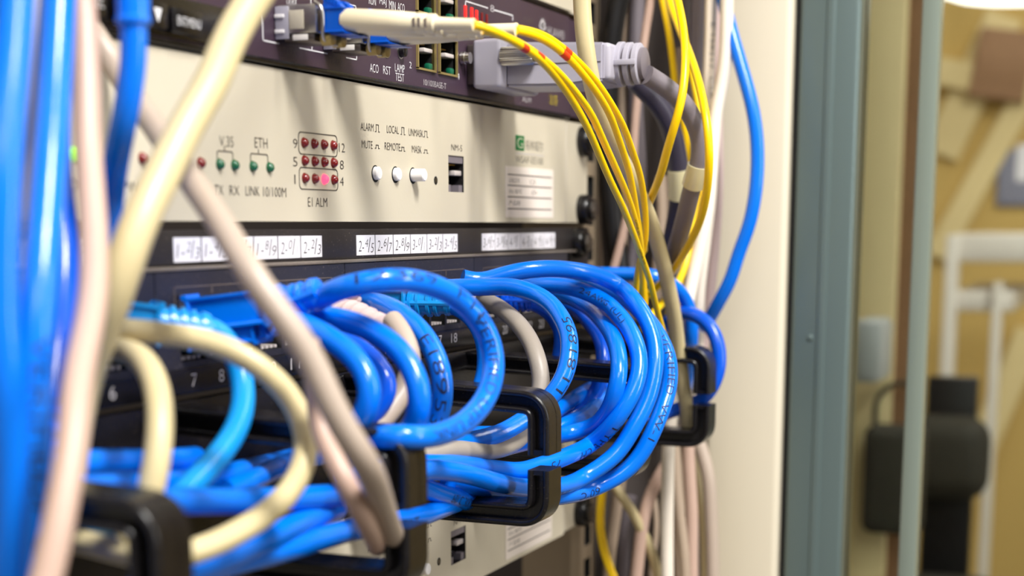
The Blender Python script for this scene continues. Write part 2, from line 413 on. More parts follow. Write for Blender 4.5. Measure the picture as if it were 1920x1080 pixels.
# ================================================================== cabinet
cab = thing('server_cabinet', 'cream server cabinet frame holding the rack equipment', 'cabinet', (280, 0, -1250))
b = MB(); b.box(300, 326, 40, 76.6, -1230, 700, 'post', 3, 3, True); b.build('corner_post', cab)
b = MB(); b.box(300, 304, -700, 40, -1230, 700, 'sidepanel'); b.build('side_panel', cab)
b = MB(); b.box(-320, 300, -704, -700, -1230, 700, 'dark'); b.build('rear_light_shield', cab)  # unseen dark back, added to keep world light out behind the rail
b = MB(); b.box(-320, 326, -704, 60, 700, 706, 'dark'); b.build('top_panel', cab)
b = MB(); b.box(-320, 326, -704, 81, -1250, -1230, 'dark'); b.build('plinth', cab)
b = MB()
holes = []
zz = -300
while zz < 300:
    for dz in (6.35, 22.2, 38.1): holes.append((249, 258, zz+dz-4.7, zz+dz+4.7))
    zz += 44.45
def plate(mb, s0, s1, z0, z1, nb, nf, holes, m, mw='void', depth=None):
    xs = sorted(set([s0, s1]+[h[i] for h in holes for i in (0, 1)])); ys = sorted(set([z0, z1]+[h[i] for h in holes for i in (2, 3)]))
    def inh(x, y): return any(h[0] < x < h[1] and h[2] < y < h[3] for h in holes)
    vs = []; fs = []
    for i in range(len(xs)-1):
        for j in range(len(ys)-1):
            if inh((xs[i]+xs[i+1])/2, (ys[j]+ys[j+1])/2): continue
            o = len(vs)
            vs += [(xs[i], nf, ys[j]), (xs[i+1], nf, ys[j]), (xs[i+1], nf, ys[j+1]), (xs[i], nf, ys[j+1])]; fs.append((o, o+1, o+2, o+3))
    mb.add(vs, fs, m)
    for (a, b2, c, d) in [(s0, s1, z0, z1)]:
        mb.add([(a, nb, c), (b2, nb, c), (b2, nb, d), (a, nb, d), (a, nf, c), (b2, nf, c), (b2, nf, d), (a, nf, d)],
               [(0, 4, 5, 1), (1, 5, 6, 2), (2, 6, 7, 3), (3, 7, 4, 0), (0, 1, 2, 3)], m)
    for (a, b2, c, d) in holes:
        dd = depth if depth is not None else nb
        mb.add([(a, dd, c), (b2, dd, c), (b2, dd, d), (a, dd, d), (a, nf, c), (b2, nf, c), (b2, nf, d), (a, nf, d)],
               [(0, 1, 5, 4), (1, 2, 6, 5), (2, 3, 7, 6), (3, 0, 4, 7), (3, 2, 1, 0)], mw)
plate(b, 243.5, 263, -300, 300, -9, -4, holes, 'rail', 'void', -8.9)
b.box(261, 264, -40, -4, -300, 300, 'rail')
b.build('mounting_rail', cab)

# open door folded outwards on the right: aluminium stile, pane, second stile
dr = thing('cabinet_glass_door', 'open glass cabinet door with grey-green metal frame', 'door', (315, 300, -1230))
b = MB(); b.box(306, 334, 77.8, 79.6, -1220, 690, 'gasket'); b.build('gasket', dr)
b = MB(); b.box(303, 332, 79.8, 107, -1220, 690, 'stile', 2, 3)
b.lathe((303.3, 89, -52), (-1, 0, 0), [(0, 1.6), (.8, 1.4), (1.2, .6)], 'stile', 16)
b.box(302.2, 303.4, 92, 96, -1215, 685, 'stile', .5); b.build('stile', dr)
b = MB(); b.box(318, 322, 107, 640, -1220, 690, 'glass'); b.build('glass_pane', dr)
b = MB(); b.box(308, 330, 640, 680, -1220, 690, 'stile', 2); b.build('stile', dr)
b = MB(); b.box(303, 317.6, 134, 142, -1220, 690, 'paleglass', 1.2); b.build('edge_strip', dr)

# ================================================================== rack screws
def screw(mb, s, z, n=0):
    mb.lathe((s, n, z), (0, 1, 0), [(0, 6.6), (3.4, 6.6), (4.6, 5.9), (5.0, 4.0)], 'blackclean', 24)
    mb.lathe((s, n+5, z), (0, 1, 0), [(0, 4.2), (1.6, 3.9), (2.4, 2.6)], 'steeldark', 6, False)
    mb.lathe((s, n+5, z), (0, 1, 0), [(0, 4.6), (1.2, 4.6), (1.3, 4.3)], 'blackclean', 20)

# ================================================================== beige multiplexer unit
def led(root, s, z, m, name='indicator_light', r=1.42):
    mb = MB(); mb.lathe((s, 0, z), (0, 1, 0), [(0, r+.2), (.12, r+.2), (.16, r), (.5, r), (1.0, r*.86), (1.4, r*.55), (1.6, .1)], m, 18)
    return mb.build(name, root)
def rrect(s0, s1, z0, z1, r, k=5):
    pts = []
    for cx, cy, a0 in ((s1-r, z1-r, 0), (s0+r, z1-r, 90), (s0+r, z0+r, 180), (s1-r, z0+r, 270)):
        for i in range(k+1): a = math.radians(a0+90*i/k); pts.append((cx+r*math.cos(a), cy+r*math.sin(a)))
    return pts+[pts[0]]
def jack(mb, s0, s1, z0, z1, n):     # inside of an RJ45 socket
    ws = s1-s0; hz = z1-z0
    mb.box(s0, s1, n-12, n-11.5, z0, z1, 'void')
    mb.box(s0+.2, s0+ws*.24, n-11, n-.6, z0, z0+hz*.2, 'slate'); mb.box(s1-ws*.24, s1-.2, n-11, n-.6, z0, z0+hz*.2, 'slate')
    mb.box(s0+ws*.55, s1-.25, n-4, n-.8, z0+hz*.46, z0+hz*.6, 'latch', .3)
    for k in range(8): mb.box(s0+ws*(.2+.075*k), s0+ws*(.2+.075*k)+.35, n-9, n-2, z1-3.4, z1-3.0, 'gold')
    mb.box(s0, s1, n-11, n-.4, z1-hz*.2, z1, 'slate')
def make_mux(label):
    r = thing('beige_multiplexer', label, 'network device', (0, 0, 1.3), 'beige multiplexers in the rack')
    jk = (84.6, 98.4, 12.0, 24.9)
    b = MB(); plate(b, -206, 208.5, 1.3, 44.3, -14, 0, [jk], 'beige', 'black', -13)
    b.box(208.5, 211.5, -3, -.3, 1.3, 44.3, 'beige_edge', .6)
    b.box(211.5, 243, -4, -2, 1.3, 44.3, 'beige'); b.box(-243, -206, -4, -2, 1.3, 44.3, 'beige')
    I = 'inkbrown'
    T(b, 'V.35', 411, 437, 265, 2.8, I); T(b, 'ETH', 477, 501, 268, 2.8, I)
    T(b, 'TX', 402, 418, 356, 2.6, I); T(b, 'RX', 430, 448, 357, 2.6, I); T(b, 'LINK', 460, 486, 358, 2.6, I); T(b, '10/100M', 493, 536, 360, 2.7, I)
    T(b, 'E1 ALM', 577, 613, 379, 2.7, I)
    for t, l, rr, y in (('9', 549, 557, 269), ('5', 549, 557, 303), ('1', 551.6, 553.4, 336), ('12', 635, 646, 277), ('8', 637, 644, 309), ('4', 637, 644, 340)): T(b, t, l, rr, y, 2.7, I)
    for t, l, rr, y in (('ALARM', 676, 700, 238), ('LOCAL', 725, 747, 243), ('UNMASK', 766, 793, 249), ('MUTE', 678, 698, 271), ('REMOTE', 721, 750, 275), ('MASK', 772, 790, 280)): T(b, t, l, rr, y, 2.4, I)
    T(b, 'NM-S', 846, 866, 277, 2.2, I)
    T(b, 'ON', 133, 152, 347, 2.6, I); T(b, 'PW', 231, 257, 350, 2.6, I); T(b, 'LO', 297, 320, 348, 2.6, I); T(b, 'RMT', 358, 389, 352, 2.6, I)
    for l, rr, y, y2 in ((703, 711, 234, 247), (751, 759, 239, 252), (794, 802, 246, 257), (703, 711, 272, 278), (751, 759, 276, 283), (794, 802, 281, 287)):
        s0, s1 = S0(l, y), S0(rr, y); z1 = Z0((l+rr)/2, y); z0 = Z0((l+rr)/2, y2); q = (s1-s0)*.22
        b.line([(s0, z0), (s0+q, z0), (s0+q, z1), (s1-q, z1), (s1-q, z0), (s1, z0)], .02, .22, I)
    for xa, xb, xm, y in ((411, 440, 425, 284), (473, 505, 488, 289)):
        sa, sb, sm = S0(xa), S0(xb), S0(xm); z = Z0(xm, y)
        b.line([(sa, z-2.4), (sa, z-.5), (sa+.6, z), (sb-.6, z), (sb, z-.5), (sb, z-2.4)], .02, .28, I); b.line([(sm, z), (sm, z+1.2)], .02, .28, I)
    b.line(rrect(-24.4, -.2, 21.0, 27.3, 1.5), .02, .28, I); b.line(rrect(-24.4, -.2, 10.8, 17.1, 1.5), .02, .28, I)
    # maker's plate
    b.quad(150, 159.3, 29.4, 35.2, .02, 'logogreen'); b.text('G', 151.6, 157.7, 32.3, 4.0, .16, 'beige')
    b.text('格林威尔', 160.6, 181, 32.0, 4.2, .05, I); b.line([(149.8, 28.3), (182, 28.3)], .02, .3, 'inkgrey')
    b.text('WSAP-EE100', 150, 181, 26.0, 2.6, .05, I)
    b.build('front_panel', r)
    b = MB(); jack(b, *jk, 0); b.build('ethernet_socket', r)
    b = MB(); b.box(-218, 218, -230, -14.2, 2, 44, 'beige'); b.build('chassis', r)
    b = MB(); b.box(139.2, 193, .02, .18, 3.2, 23.0, 'paperpink')
    for z in (19.8, 15.6, 11.2, 6.6): b.line([(141.5, z), (190.5, z)], .2, .45, 'inkdim')
    b.text('设备型号', 142.5, 154, 17.6, 1.9, .22, 'inkbrown'); b.text('SN 编号', 142.5, 156.5, 13.4, 1.9, .22, 'inkbrown'); b.text('产品编', 142.5, 154.5, 8.9, 1.9, .22, 'inkbrown')
    b.text('V2A', 165, 172, 17.5, 2.4, .22, 'inkdim', .2); b.text('@x', 167.5, 174, 13.3, 2.4, .22, 'inkdim', .2)
    tag(b.build('sticker', r), 'white paper sticker with ruled lines', None)
    for z in (24.3, 19.1, 14.0):
        for s in (-21.2, -15.1, -9.0, -2.9):
            on = (z == 14.0 and s == -9.0)
            o = led(r, s, z, 'ledon' if on else 'ledred')
            if on: o['label'] = 'lit bright red indicator light'
    for s in (-68.3, -60.7, -51.0, -41.8): led(r, s, 16.4, 'ledgreen')
    led(r, -77.7, 16.4, 'ledred'); led(r, S0(266, 295), 16.6, 'ledred')
    o = led(r, S0(139, 292), 16.6, 'ledgreenon'); o['label'] = 'lit yellow-green indicator light'
    for s, z, d in ((26.0, 16.8, 1.6), (40.9, 16.9, 1.6), (54.6, 17.0, 4.6)):
        b = MB(); b.lathe((s, .02, z-.15), (0, 1, 0), [(0, 2.75), (.06, 2.75)], 'void', 24)
        b.lathe((s, .05, z), (0, 1, 0), [(0, 2.15), (d-.3, 2.1), (d, 1.8)], 'whitebtn', 24); b.build('push_button', r)
    b = MB(); b.lathe((73.5, .02, 15.7), (0, 1, 0), [(0, 1.5), (.05, 1.5)], 'void', 20); b.lathe((73.5, .05, 15.7), (0, 1, 0), [(0, .9), (.06, .9)], 'steeldark', 16); b.build('reset_hole', r)
    for z in (36.7, 7.0):
        b = MB(); screw(b, 234.7, z, -2); b.build('rack_screw', r)
        b = MB(); screw(b, -234.7, z, -2); b.build('rack_screw', r)
    return r
mux = make_mux('beige multiplexer above the patch panel, with red lights and white buttons')
low = copy_tree(mux, -137.0, 'beige multiplexer at the bottom of the rack, below the black cable rings')

# ================================================================== dark plum transmission unit on top
du = thing('transmission_unit', 'dark plum transmission unit above the beige multiplexer, fibres plugged in', 'network device', (0, 0, 45.2))
J = [(59.0, 73.2, 53.0, 64.5), (77.0, 91.6, 53.0, 64.5), (59.0, 73.2, 71.6, 83.1), (77.0, 91.6, 71.6, 83.1)]
b = MB(); plate(b, -206, 212, 46.6, 87.0, -14, 0, J, 'purple', 'void', -13)
b.box(212, 243, -4, -2, 46.6, 87, 'purple'); b.box(-243, -206, -4, -2, 46.6, 87, 'purple')
I = 'inkwhite'
for t, l, r, y in (('RUN', 691, 704, 1), ('MAJ', 711, 724, 5), ('MIN', 729, 741, 10), ('ACO', 745, 758, 14)): T(b, t, l, r, y, 2.6, I)
for t, l, r, y, h in (('ACO', 693, 709, 128, 2.6), ('RST', 718, 732, 132, 2.6), ('LAMP', 740, 758, 128, 2.5), ('TEST', 741, 757, 145, 2.5), ('2', 767, 771, 122, 2.1), ('4', 856, 861, 143, 2.1)): T(b, t, l, r, y, h, I)
T(b, '10/100BASE-T', 794, 836, 158, 2.0, 'inkgrey')
T(b, 'TX/RX', 530, 554, 98, 2.4, 'inkdim'); T(b, 'TX/RX', 616, 640, 115, 2.4, 'inkdim'); T(b, 'TX/RX', 535, 556, 2, 2.4, I)
T(b, 'ALM', 979, 995, 187, 1.9, 'inkgrey'); T(b, '8', 919, 926, 16, 2.4, 'inkgrey'); T(b, 'VLAN', 981, 998, 37, 1.7, 'inkdim')
T(b, 'HUAWEI', 1026, 1057, 62, 3.4, 'inkgrey')
s_, z_ = S0(1017, 50), Z0(1017, 50)
for k in range(8):
    a = math.radians(22+k*19.5); c_, q_ = math.cos(a), math.sin(a)
    b.add([(s_, .1, z_-1.5), (s_+2.6*c_-.8*q_, .1, z_-1.5+3.0*q_+.8*c_), (s_+4.6*c_, .1, z_-1.5+5.2*q_), (s_+2.6*c_+.8*q_, .1, z_-1.5+3.0*q_-.8*c_)], [(0, 1, 2, 3)], 'inkgrey')
def pl(pts): return [(S0(x, y), Z0(x, y)) for x, y in pts]
zb, zt = 51.3, 67.5
b.line([(-43.4, zt), (-43.4, zb), (-34.5, zb)], .02, .35, I); b.line([(-22.5, zb), (-5.5, zb)], .02, .35, I); b.line([(-15, zb), (-15, zt)], .02, .35, I); b.line([(7, zb), (14, zb), (14, zt), (8.5, zt)], .02, .35, I)
b.line(pl([(872, 14), (873, 2), (914, 15)]), .02, .4, I); b.line(pl([(927, 19), (961, 29), (961, 38)]), .02, .4, I)
T(b, '注意', 1029, 1045, 187, 4.0, 'yellowmark')
b.quad(S0(440, 22), S0(450, 22), Z0(445, 26), Z0(445, 10), .05, 'yellowmark')
b.build('front_panel', du)
b = MB(); b.box(-218, 218, -230, -14.2, 46, 87, 'purple'); b.build('chassis', du)
b = MB(); b.box(-206, 212, -2, 1.2, 45.0, 46.6, 'blackclean', .5); b.build('lower_lip', du)
for (a, a2, c, d) in J:
    b = MB(); up = c > 65
    for q in ((a-.8, a, c-.4, d+.4), (a2, a2+.35, c-.4, d+.4)): b.box(q[0], q[1], -1, .8, q[2], q[3], 'brass')
    b.box(a-.8, a2+.35, -1, .8, c-.7, c, 'brass'); b.box(a-.8, a2+.35, -1, .8, d, d+.5, 'brass')
    b.box(a, a2, -12, -11.6, c, d, 'void'); b.box(a+7, a2-.2, -5, -.5, c+5.8, c+7.2, 'latch', .3)
    for k in range(8): b.box(a+3+k*1.02, a+3.3+k*1.02, -9, -2, d-3.2, d-2.9, 'gold')
    so = b.build('ethernet_socket', du)
    b = MB(); b.box(a+.2, a+2.2, -2.5, -.3, c+.2, c+2.4, 'olivejack', .4); b.build('light_pipe', so)
    b = MB(); b.box(a2-3.4, a2-.3, -2.5, -.3, c+.1, c+2.4, 'greenjack', .6); b.build('light_pipe', so)
for k, (x, y) in enumerate(((872, 21), (884, 25), (893, 30), (903, 34), (912, 37))):
    s, z = S0(x, y), Z0(x, y); b = MB(); b.box(s-.85, s+.85, .02, .35, z-2.0, z+2.0, 'ledbar' if k < 3 else 'ledbardim', .12)
    o = b.build('indicator_bar', du)
    if k < 3: o['label'] = 'lit red indicator bar'
for s, z, fill in ((35.6, 56.3, False), (45.8, 56.9, True)):
    b = MB(); b.lathe((s, .02, z), (0, 1, 0), [(0, 2.5), (.25, 2.5), (.3, 2.1)], 'steel', 22); b.lathe((s, .3, z), (0, 1, 0), [(0, 2.05), (.05, 2.05)], 'void', 22)
    if fill: b.lathe((s, .35, z), (0, 1, 0), [(0, 1.9), (1.6, 1.8), (1.9, 1.2)], 'blackclean', 20)
    b.build('push_button' if fill else 'reset_hole', du)
b = MB(); b.box(-135, -62, .05, .9, 47.2, 57.5, 'blackclean', .4); bz = b.build('keypad_bezel', du)
for l, r, y0, y1, t in ((182, 214, -20, 47, 'ESC'), (281, 325, 8, 62, 'v'), (330, 388, 24, 74, 'ENT/MENU'), (228, 276, -8, 55, '^')):
    s0, s1 = S0(l), S0(r); zc = Z0((l+r)/2, (y0+y1)/2); h = 6.2
    s0 -= 3; s1 -= 4.2
    b = MB(); b.box(s0, s1, .1, 3.6, zc-h/2, zc+h/2, 'blackclean', .6)
    if t == 'v': m_ = (s0+s1)/2; b.add([(m_-1.7, 3.7, zc+1.6), (m_+1.7, 3.7, zc+1.6), (m_, 3.7, zc-1.9)], [(0, 1, 2)], I)
    elif t == '^': m_ = (s0+s1)/2; b.add([(m_-1.7, 3.7, zc-1.6), (m_+1.7, 3.7, zc-1.6), (m_, 3.7, zc+1.9)], [(0, 1, 2)], I)
    else: b.text(t, s0+1.6, s1-1.2, zc, 2.3, 3.65, I)
    b.build('key_button', bz)

# beige unit at the very top edge
tu = thing('beige_rack_unit', 'beige rack unit at the top edge, only its lower rim seen', 'network device', (0, 0, 89.6))
b = MB(); plate(b, -206, 216, 89.6, 133, -14, 0, [], 'beige'); b.box(216, 243, -4, -2, 89.6, 133, 'beige'); b.box(-243, -206, -4, -2, 89.6, 133, 'beige'); b.build('front_panel', tu)
b = MB(); b.box(-218, 218, -230, -14.2, 90, 132, 'beige'); b.build('chassis', tu)

# ================================================================== patch panel
GRP = [-155.25, -51.75, 51.75, 155.25]
pp = thing('patch_panel', 'black patch panel with rows of handwritten white labels', 'patch panel', (0, 0, -44))
ports = [g+(i-2.5)*13.5-1.3 for g in GRP for i in range(6)]
b = MB(); b.box(-218, 218, -3, 0, -10.4, -.9, 'panel', .5); b.box(218, 243, -4, -1, -43.8, -.9, 'panel', .5); b.box(-243, -218, -4, -1, -43.8, -.9, 'panel', .5)
b.box(-218, 218, -4, 2.2, -11.4, -10.4, 'ledge', .3); b.build('label_rail', pp)
hz0, hz1 = -35.0, -24.2
b = MB()
for gi, g in enumerate(GRP):
    hs = [(ports[gi*6+i]-5.9, ports[gi*6+i]+5.9, hz0, hz1) for i in range(6)]
    plate(b, g-51.5, g+51.5, -37, -11.6, -14, 1.8, hs, 'module', 'void', -13)
    b.line([(g-43, -24.6), (g-43, -15.6), (g-8, -15.6), (g-8, -24.6)], 1.8, .25, 'inkdim'); b.line([(g+8, -24.6), (g+8, -15.6), (g+43, -15.6), (g+43, -24.6)], 1.8, .25, 'inkdim')
    b.line([(g-25, -15.6), (g-25, -17.6)], 1.8, .25, 'inkdim'); b.line([(g+26, -15.6), (g+26, -17.6)], 1.8, .25, 'inkdim')
b.build('port_face', pp)
b = MB(); b.box(-216, 216, -3, 2.6, -43.6, -36.8, 'blackclean', .6)
for k in range(24): b.text(str(k+1), ports[k]-(2.6 if k > 8 else 1.3)-1.4, ports[k]+(2.6 if k > 8 else 1.3)-1.4, -40.0, 3.3, 2.65, 'inkgrey')
b.build('number_strip', pp)
for k in range(24):
    s = ports[k]; b = MB()
    for i in range(4): b.box(s-4.4+i*2.5, s-3.4+i*2.5, -10, 1.2, -34.6, -33.8, 'latch')
    for i in range(8): b.box(s-3.8+i*1.02, s-3.5+i*1.02, -10, -2, -27.6, -27.2, 'gold')
    b.build('ethernet_socket', pp)
HAND = ['ODF', '1-2/3', '1-4/5', '1-6/7', '1-8/9', '0-2/3', '1-2/3', '1-4/5', '1-6/7', '1-8/9', '2-0/1', '2-2/3', '2-4/5', '2-6/7', '2-8/9', '3-0/1', '3-2/3', '3-4/5', '3-6/7', '3-8/9', '4-0/1', '4-2/3', '4-4/5', '4-6/7']
HAND[4] = 'DF'
for gi, g in enumerate(GRP):
    for i in range(6):
        s0 = g-40.5+i*13.5+.35; s1 = s0+12.8; b = MB(); b.box(s0, s1, .03, .22, -9.3, -2.9, 'paper')
        t = HAND[gi*6+i]
        if '/' in t:
            a_, c_ = t[:2], t[2:]
            b.text(a_, s0+1.2, s0+5.0, -6.4, 3.4, .24, 'inkbrown', .15); b.text(c_[0], s0+5.9, s0+8.0, -5.4, 2.6, .24, 'inkbrown', .2)
            b.line([(s0+8.1, -8.3), (s0+9.5, -3.8)], .22, .25, 'inkbrown'); b.text(c_[2], s0+(10.6 if c_[2] == '1' else 9.8), s0+(11.1 if c_[2] == '1' else 12.2), -7.0, 3.0, .24, 'inkbrown', .2)
        else: b.text(t, s0+1.6, s1-1.6, -6.1, 4, .24, 'inkbrown')
        b.build('port_label', pp)
b = MB(); screw(b, 224.5, -7.5, -1); b.build('rack_screw', pp)
b = MB(); screw(b, 228, -37, -1); b.build('rack_screw', pp)

# ================================================================== ring cable manager
cmgr = thing('cable_manager', 'black ring cable manager holding the blue cords below the patch panel', 'cable manager', (0, 0, -91))
b = MB(); b.box(-241, 241, -2, 1.5, -90.6, -45.4, 'blackclean', .4); b.build('back_plate', cmgr)
def fillet(pts, r, k=12):
    out = [pts[0]]
    for a, p, c in zip(pts[:-2], pts[1:-1], pts[2:]):
        A, P, Cc = Vector(a), Vector(p), Vector(c); u, v = (A-P).normalized(), (Cc-P).normalized()
        ang = u.angle(v); d = min(r/math.tan(ang/2), (A-P).length*.48, (Cc-P).length*.48)
        a0, c0 = P+u*d, P+v*d
        for i in range(k+1):
            t = i/k; q = a0*(1-t)**2+P*2*t*(1-t)+c0*t*t; out.append((q.x, q.y))
    return out+[pts[-1]]
def offs(pts, d):
    out = []
    for i, p in enumerate(pts):
        a = Vector(pts[max(0, i-1)]); c = Vector(pts[min(len(pts)-1, i+1)]); t = (c-a).normalized()
        out.append((p[0]-t.y*d, p[1]+t.x*d))
    return out
def hook(mb, path, r, wd, s0, s1, rim=1.5):
    c = fillet(path, r)
    L = offs(c, wd/2); R = offs(c, -wd/2)
    mb2 = MB()
    def strip(A, B, a, b2, bev=0):
        n = len(A); vs = [(a, p[0], p[1]) for p in A]+[(a, p[0], p[1]) for p in B]+[(b2, p[0], p[1]) for p in A]+[(b2, p[0], p[1]) for p in B]
        fs = []
        for i in range(n-1):
            fs += [(i, i+1, n+i+1, n+i), (2*n+i, 3*n+i, 3*n+i+1, 2*n+i+1), (i, 2*n+i, 2*n+i+1, i+1), (n+i, n+i+1, 3*n+i+1, 3*n+i)]
        fs += [(0, n, 3*n, 2*n), (n-1, 3*n-1, 4*n-1, 2*n-1)]
        mb.add(vs, fs, 'blackclean')
    strip(L, R, s0+2.6, s0+6.2); strip(offs(c, wd/2-.25), R, s0+6.2, s0+6.6); strip(L, R, s0+6.6, s1-.2)
    strip(L, offs(c, wd/2-rim), s0, s0+2.6); strip(offs(c, -wd/2+rim), R, s0, s0+2.6)
    for o_ in (wd/2-1.0, -wd/2+1.0): mb.tube([Vector((s0+.25, q[0], q[1])) for q in offs(c, o_)], 1.0, 'blackclean', 10)
    E = Vector(c[-1]); P = Vector(c[-2]); d = (E-P).normalized(); e = [E-d*1.5, E]
    strip(offs([(q.x, q.y) for q in e], wd/2-rim-.01), offs([(q.x, q.y) for q in e], -wd/2+rim+.01), s0, s0+2.6)
for s in (-206, -99.5, -.5, 97, 190):
    b = MB()
    hook(b, [(1.6, -49.4), (66.8, -52.8), (66.8, -68.5)], 6, 7.0, s, s+11, 2.0)
    hook(b, [(1.6, -86.8), (66.8, -87.4), (66.8, -73.2)], 6, 7.0, s, s+11, 2.0)
    b.build('cable_ring', cmgr)
# ================================================================== plugs
def obox(mb, c, d, lx, ly, lz, m, bev=.6, up=Vector((0, 0, 1))):   # block centred at c, lx along d, ly sideways, lz up
    d = unit(Vector(d)); sd = unit(d.cross(up)); u = sd.cross(d); b = bmesh.new(); bmesh.ops.create_cube(b, size=1)
    for v in b.verts: v.co = Vector(c)+d*(v.co.x*lx)+sd*(v.co.y*ly)+u*(v.co.z*lz)
    if bev: bmesh.ops.bevel(b, geom=list(b.edges), offset=bev, segments=3, affect='EDGES')
    mb.bm(b, m)
def plug(root, p, d, m, blen=18, boot=15, r=3.0, d2=None, tall=True):
    """modular plug at p pointing along d, with a ribbed boot bending to d2; returns where the cable leaves"""
    p = Vector(p); d = unit(Vector(d)); d2 = unit(Vector(d2)) if d2 is not None else d
    mb = MB(); obox(mb, p-d*1.5, d, 5, 11.4, 7.8, 'latch', .3)
    obox(mb, p+d*(1+blen/2), d, blen, 12.2, 8.6, m, 1.0)
    if tall:
        obox(mb, p+d*(1+blen*.42)+Vector((0, 0, -6.0)), d, blen*.84, 11.0, 5.4, m, .8)
        obox(mb, p+d*(1+blen*.93)+Vector((0, 0, -5.6)), d, 1.6, 8, 4.6, m, .4); obox(mb, p+d*(4+blen*.93)+Vector((0, 0, -5.0)), d, 1.4, 7, 4.0, m, .4)
    mb.build('plug', root)
    a = p+d*(blen+.2); c = a+d*boot*.5+d2*boot*.5
    path = spline([a, a+d*boot*.4, c], .8); mb = MB()
    mb.tube(path, lambda u: r+1.1-.7*u, m, 18)
    nr = 5; T_ = tangents(path)
    for k in range(nr):
        i = int((k+.6)/nr*(len(path)-1)); q, t = path[i], T_[i]; u = i/(len(path)-1); rr = r+2.1-1.1*u
        mb.lathe(q-t*.85, t, [(0, rr-.7), (.35, rr), (1.35, rr), (1.7, rr-.7)], m, 18)
    u_ = unit(T_[len(path)//2]); up_ = unit(Vector((0, 0, 1))-u_*u_.z)
    for sg in (1, -1):
        sd_ = u_.cross(up_)*sg
        mb.tube([path[1]+sd_*(r+1.0), path[len(path)//2]+sd_*(r+.7), path[-1]+sd_*(r+.5)], 1.0, m, 8)
    mb.lathe(path[-1]-T_[-1]*1.8, T_[-1], [(0, r+.5), (.3, r+.95), (1.7, r+.85), (2.0, r+.3)], m, 20)
    mb.build('boot', root)
    return path[-1]-T_[-1]*2, T_[-1]

# ================================================================== cables: control points read off the photo on rays, each with its distance
CAB = {}; EXT = {}
def path(name, mode, P):
    f = {'n': pn, 's': ps, 'd': pd}[mode]
    CAB[name] = [Vector(f(*p)) for p in P]; EXT[name] = (P[0][1] < -5, P[-1][1] > 1085); return CAB[name]
#--CABLES
path('A1', 'n', [(867,521,12),(894,531,16),(940,516,24),(987,506,32),(1034,503,39),(1081,507,46),(1128,518,52),(1163,538,57),(1190,564,66),(1212,596,71),(1225,630,74.5),(1230,660,76.5),(1228,695,77),(1221,732,76.5),(1209,764,75),(1190,798,72.5),(1161,846,68),(1126,876,63),(1091,897,57.5),(1055,911,56),(1015,915,54.5),(971,913,53),(935,906,52),(891,893,51),(847,884,50),(802,881,49),(760,889,48),(720,905,47),(680,918,46),(630,928,46),(560,934,46),(480,938,46),(400,940,46),(300,940,46),(160,950,46)])
path('A0', 'n', [(1090,528,20),(1130,540,36),(1165,556,48),(1200,583,62),(1227,616,70),(1244,645,75),(1254,672,78),(1257,705,79),(1252,738,79),(1243,765,78.5),(1233,790,77.5),(1221,818,76),(1204,850,73),(1182,877,69.5),(1154,897,65),(1108,918,58),(1073,927,56),(1035,932,53),(990,932,49),(940,922,46),(890,912,44),(840,905,42)])
path('A2', 'n', [(962,540,14),(1000,535,25),(1050,535,36),(1097,546,46),(1131,564,53),(1159,589,62),(1181,617,68),(1194,646,72),(1200,676,74),(1197,706,74.5),(1187,736,73.5),(1169,768,71),(1147,798,67),(1108,833,58),(1073,851,56),(1038,865,54),(1003,876,51),(975,884,49),(930,880,46),(880,873,44),(820,868,42),(740,872,40)])
path('A3', 'n', [(1040,552,20),(1069,558,30),(1100,574,40),(1128,599,52),(1147,627,61),(1158,655,66.5),(1162,685,69),(1159,717,69.5),(1151,745,68),(1140,772,65),(1122,793,60),(1101,805,55),(1060,814,48),(1020,820,45),(980,830,42),(930,842,40),(880,850,38)])
path('A4', 'n', [(1060,575,18),(1085,585,28),(1104,604,36),(1120,624,42),(1130,648,46),(1132,675,47.5),(1128,705,47),(1118,735,45),(1102,758,43),(1080,776,40),(1047,790,37),(1000,806,34),(950,815,32)])
path('A5', 'n', [(1150,690,38),(1130,715,40),(1098,735,40),(1072,750,39),(1042,772,37),(1000,795,33),(950,812,30),(900,815,28),(840,812,26)])
path('A6', 'n', [(1165,715,40),(1150,732,44),(1122,757,46),(1095,780,46),(1060,797,44),(1020,815,40),(970,830,35),(900,850,32)])
path('A7', 'n', [(842,540,12),(862,538,16),(909,539,24),(941,536,30),(975,540,37),(1006,551,43),(1034,571,50),(1053,596,56),(1066,623,60),(1069,651,62.5),(1067,680,63),(1059,706,62.5),(1047,728,61),(1027,752,58),(1000,776,54),(969,795,51),(945,812,48),(913,820,45),(880,828,42),(820,842,38),(760,850,36)])
path('A8', 'n', [(598,561,36),(634,542,44),(673,532,50),(725,524,56),(768,525,59.5),(817,537,62.5),(856,556,65),(884,580,67.5),(907,610,70),(921,640,71.5),(927,670,72.5),(926,700,73),(921,727,73.5),(908,754,73.5),(885,780,73),(853,804,72.5),(818,816,71.5),(779,820,70.5),(735,817,66),(700,826,58),(670,845,50),(640,865,45)])
path('A9', 'n', [(1060,516,8),(1115,514,14),(1150,514,22),(1190,515,32),(1227,517,41),(1262,535,47),(1285,560,50),(1297,595,52),(1297,625,52),(1295,660,50),(1290,700,46),(1282,740,42)])
path('A10', 's', [(1225,640,228),(1255,600,222),(1282,585,216),(1302,590,212),(1325,603,210),(1341,626,208),(1350,660,207),(1348,695,206),(1337,725,205),(1320,748,204),(1296,760,204),(1260,770,204),(1215,790,200)])
path('B1', 'n', [(540,600,30),(564,606,34),(595,621,40),(629,640,46),(660,662,51),(683,690,55),(694,718,57),(695,745,57.5),(688,772,56),(672,795,53),(645,815,49),(610,835,45)])
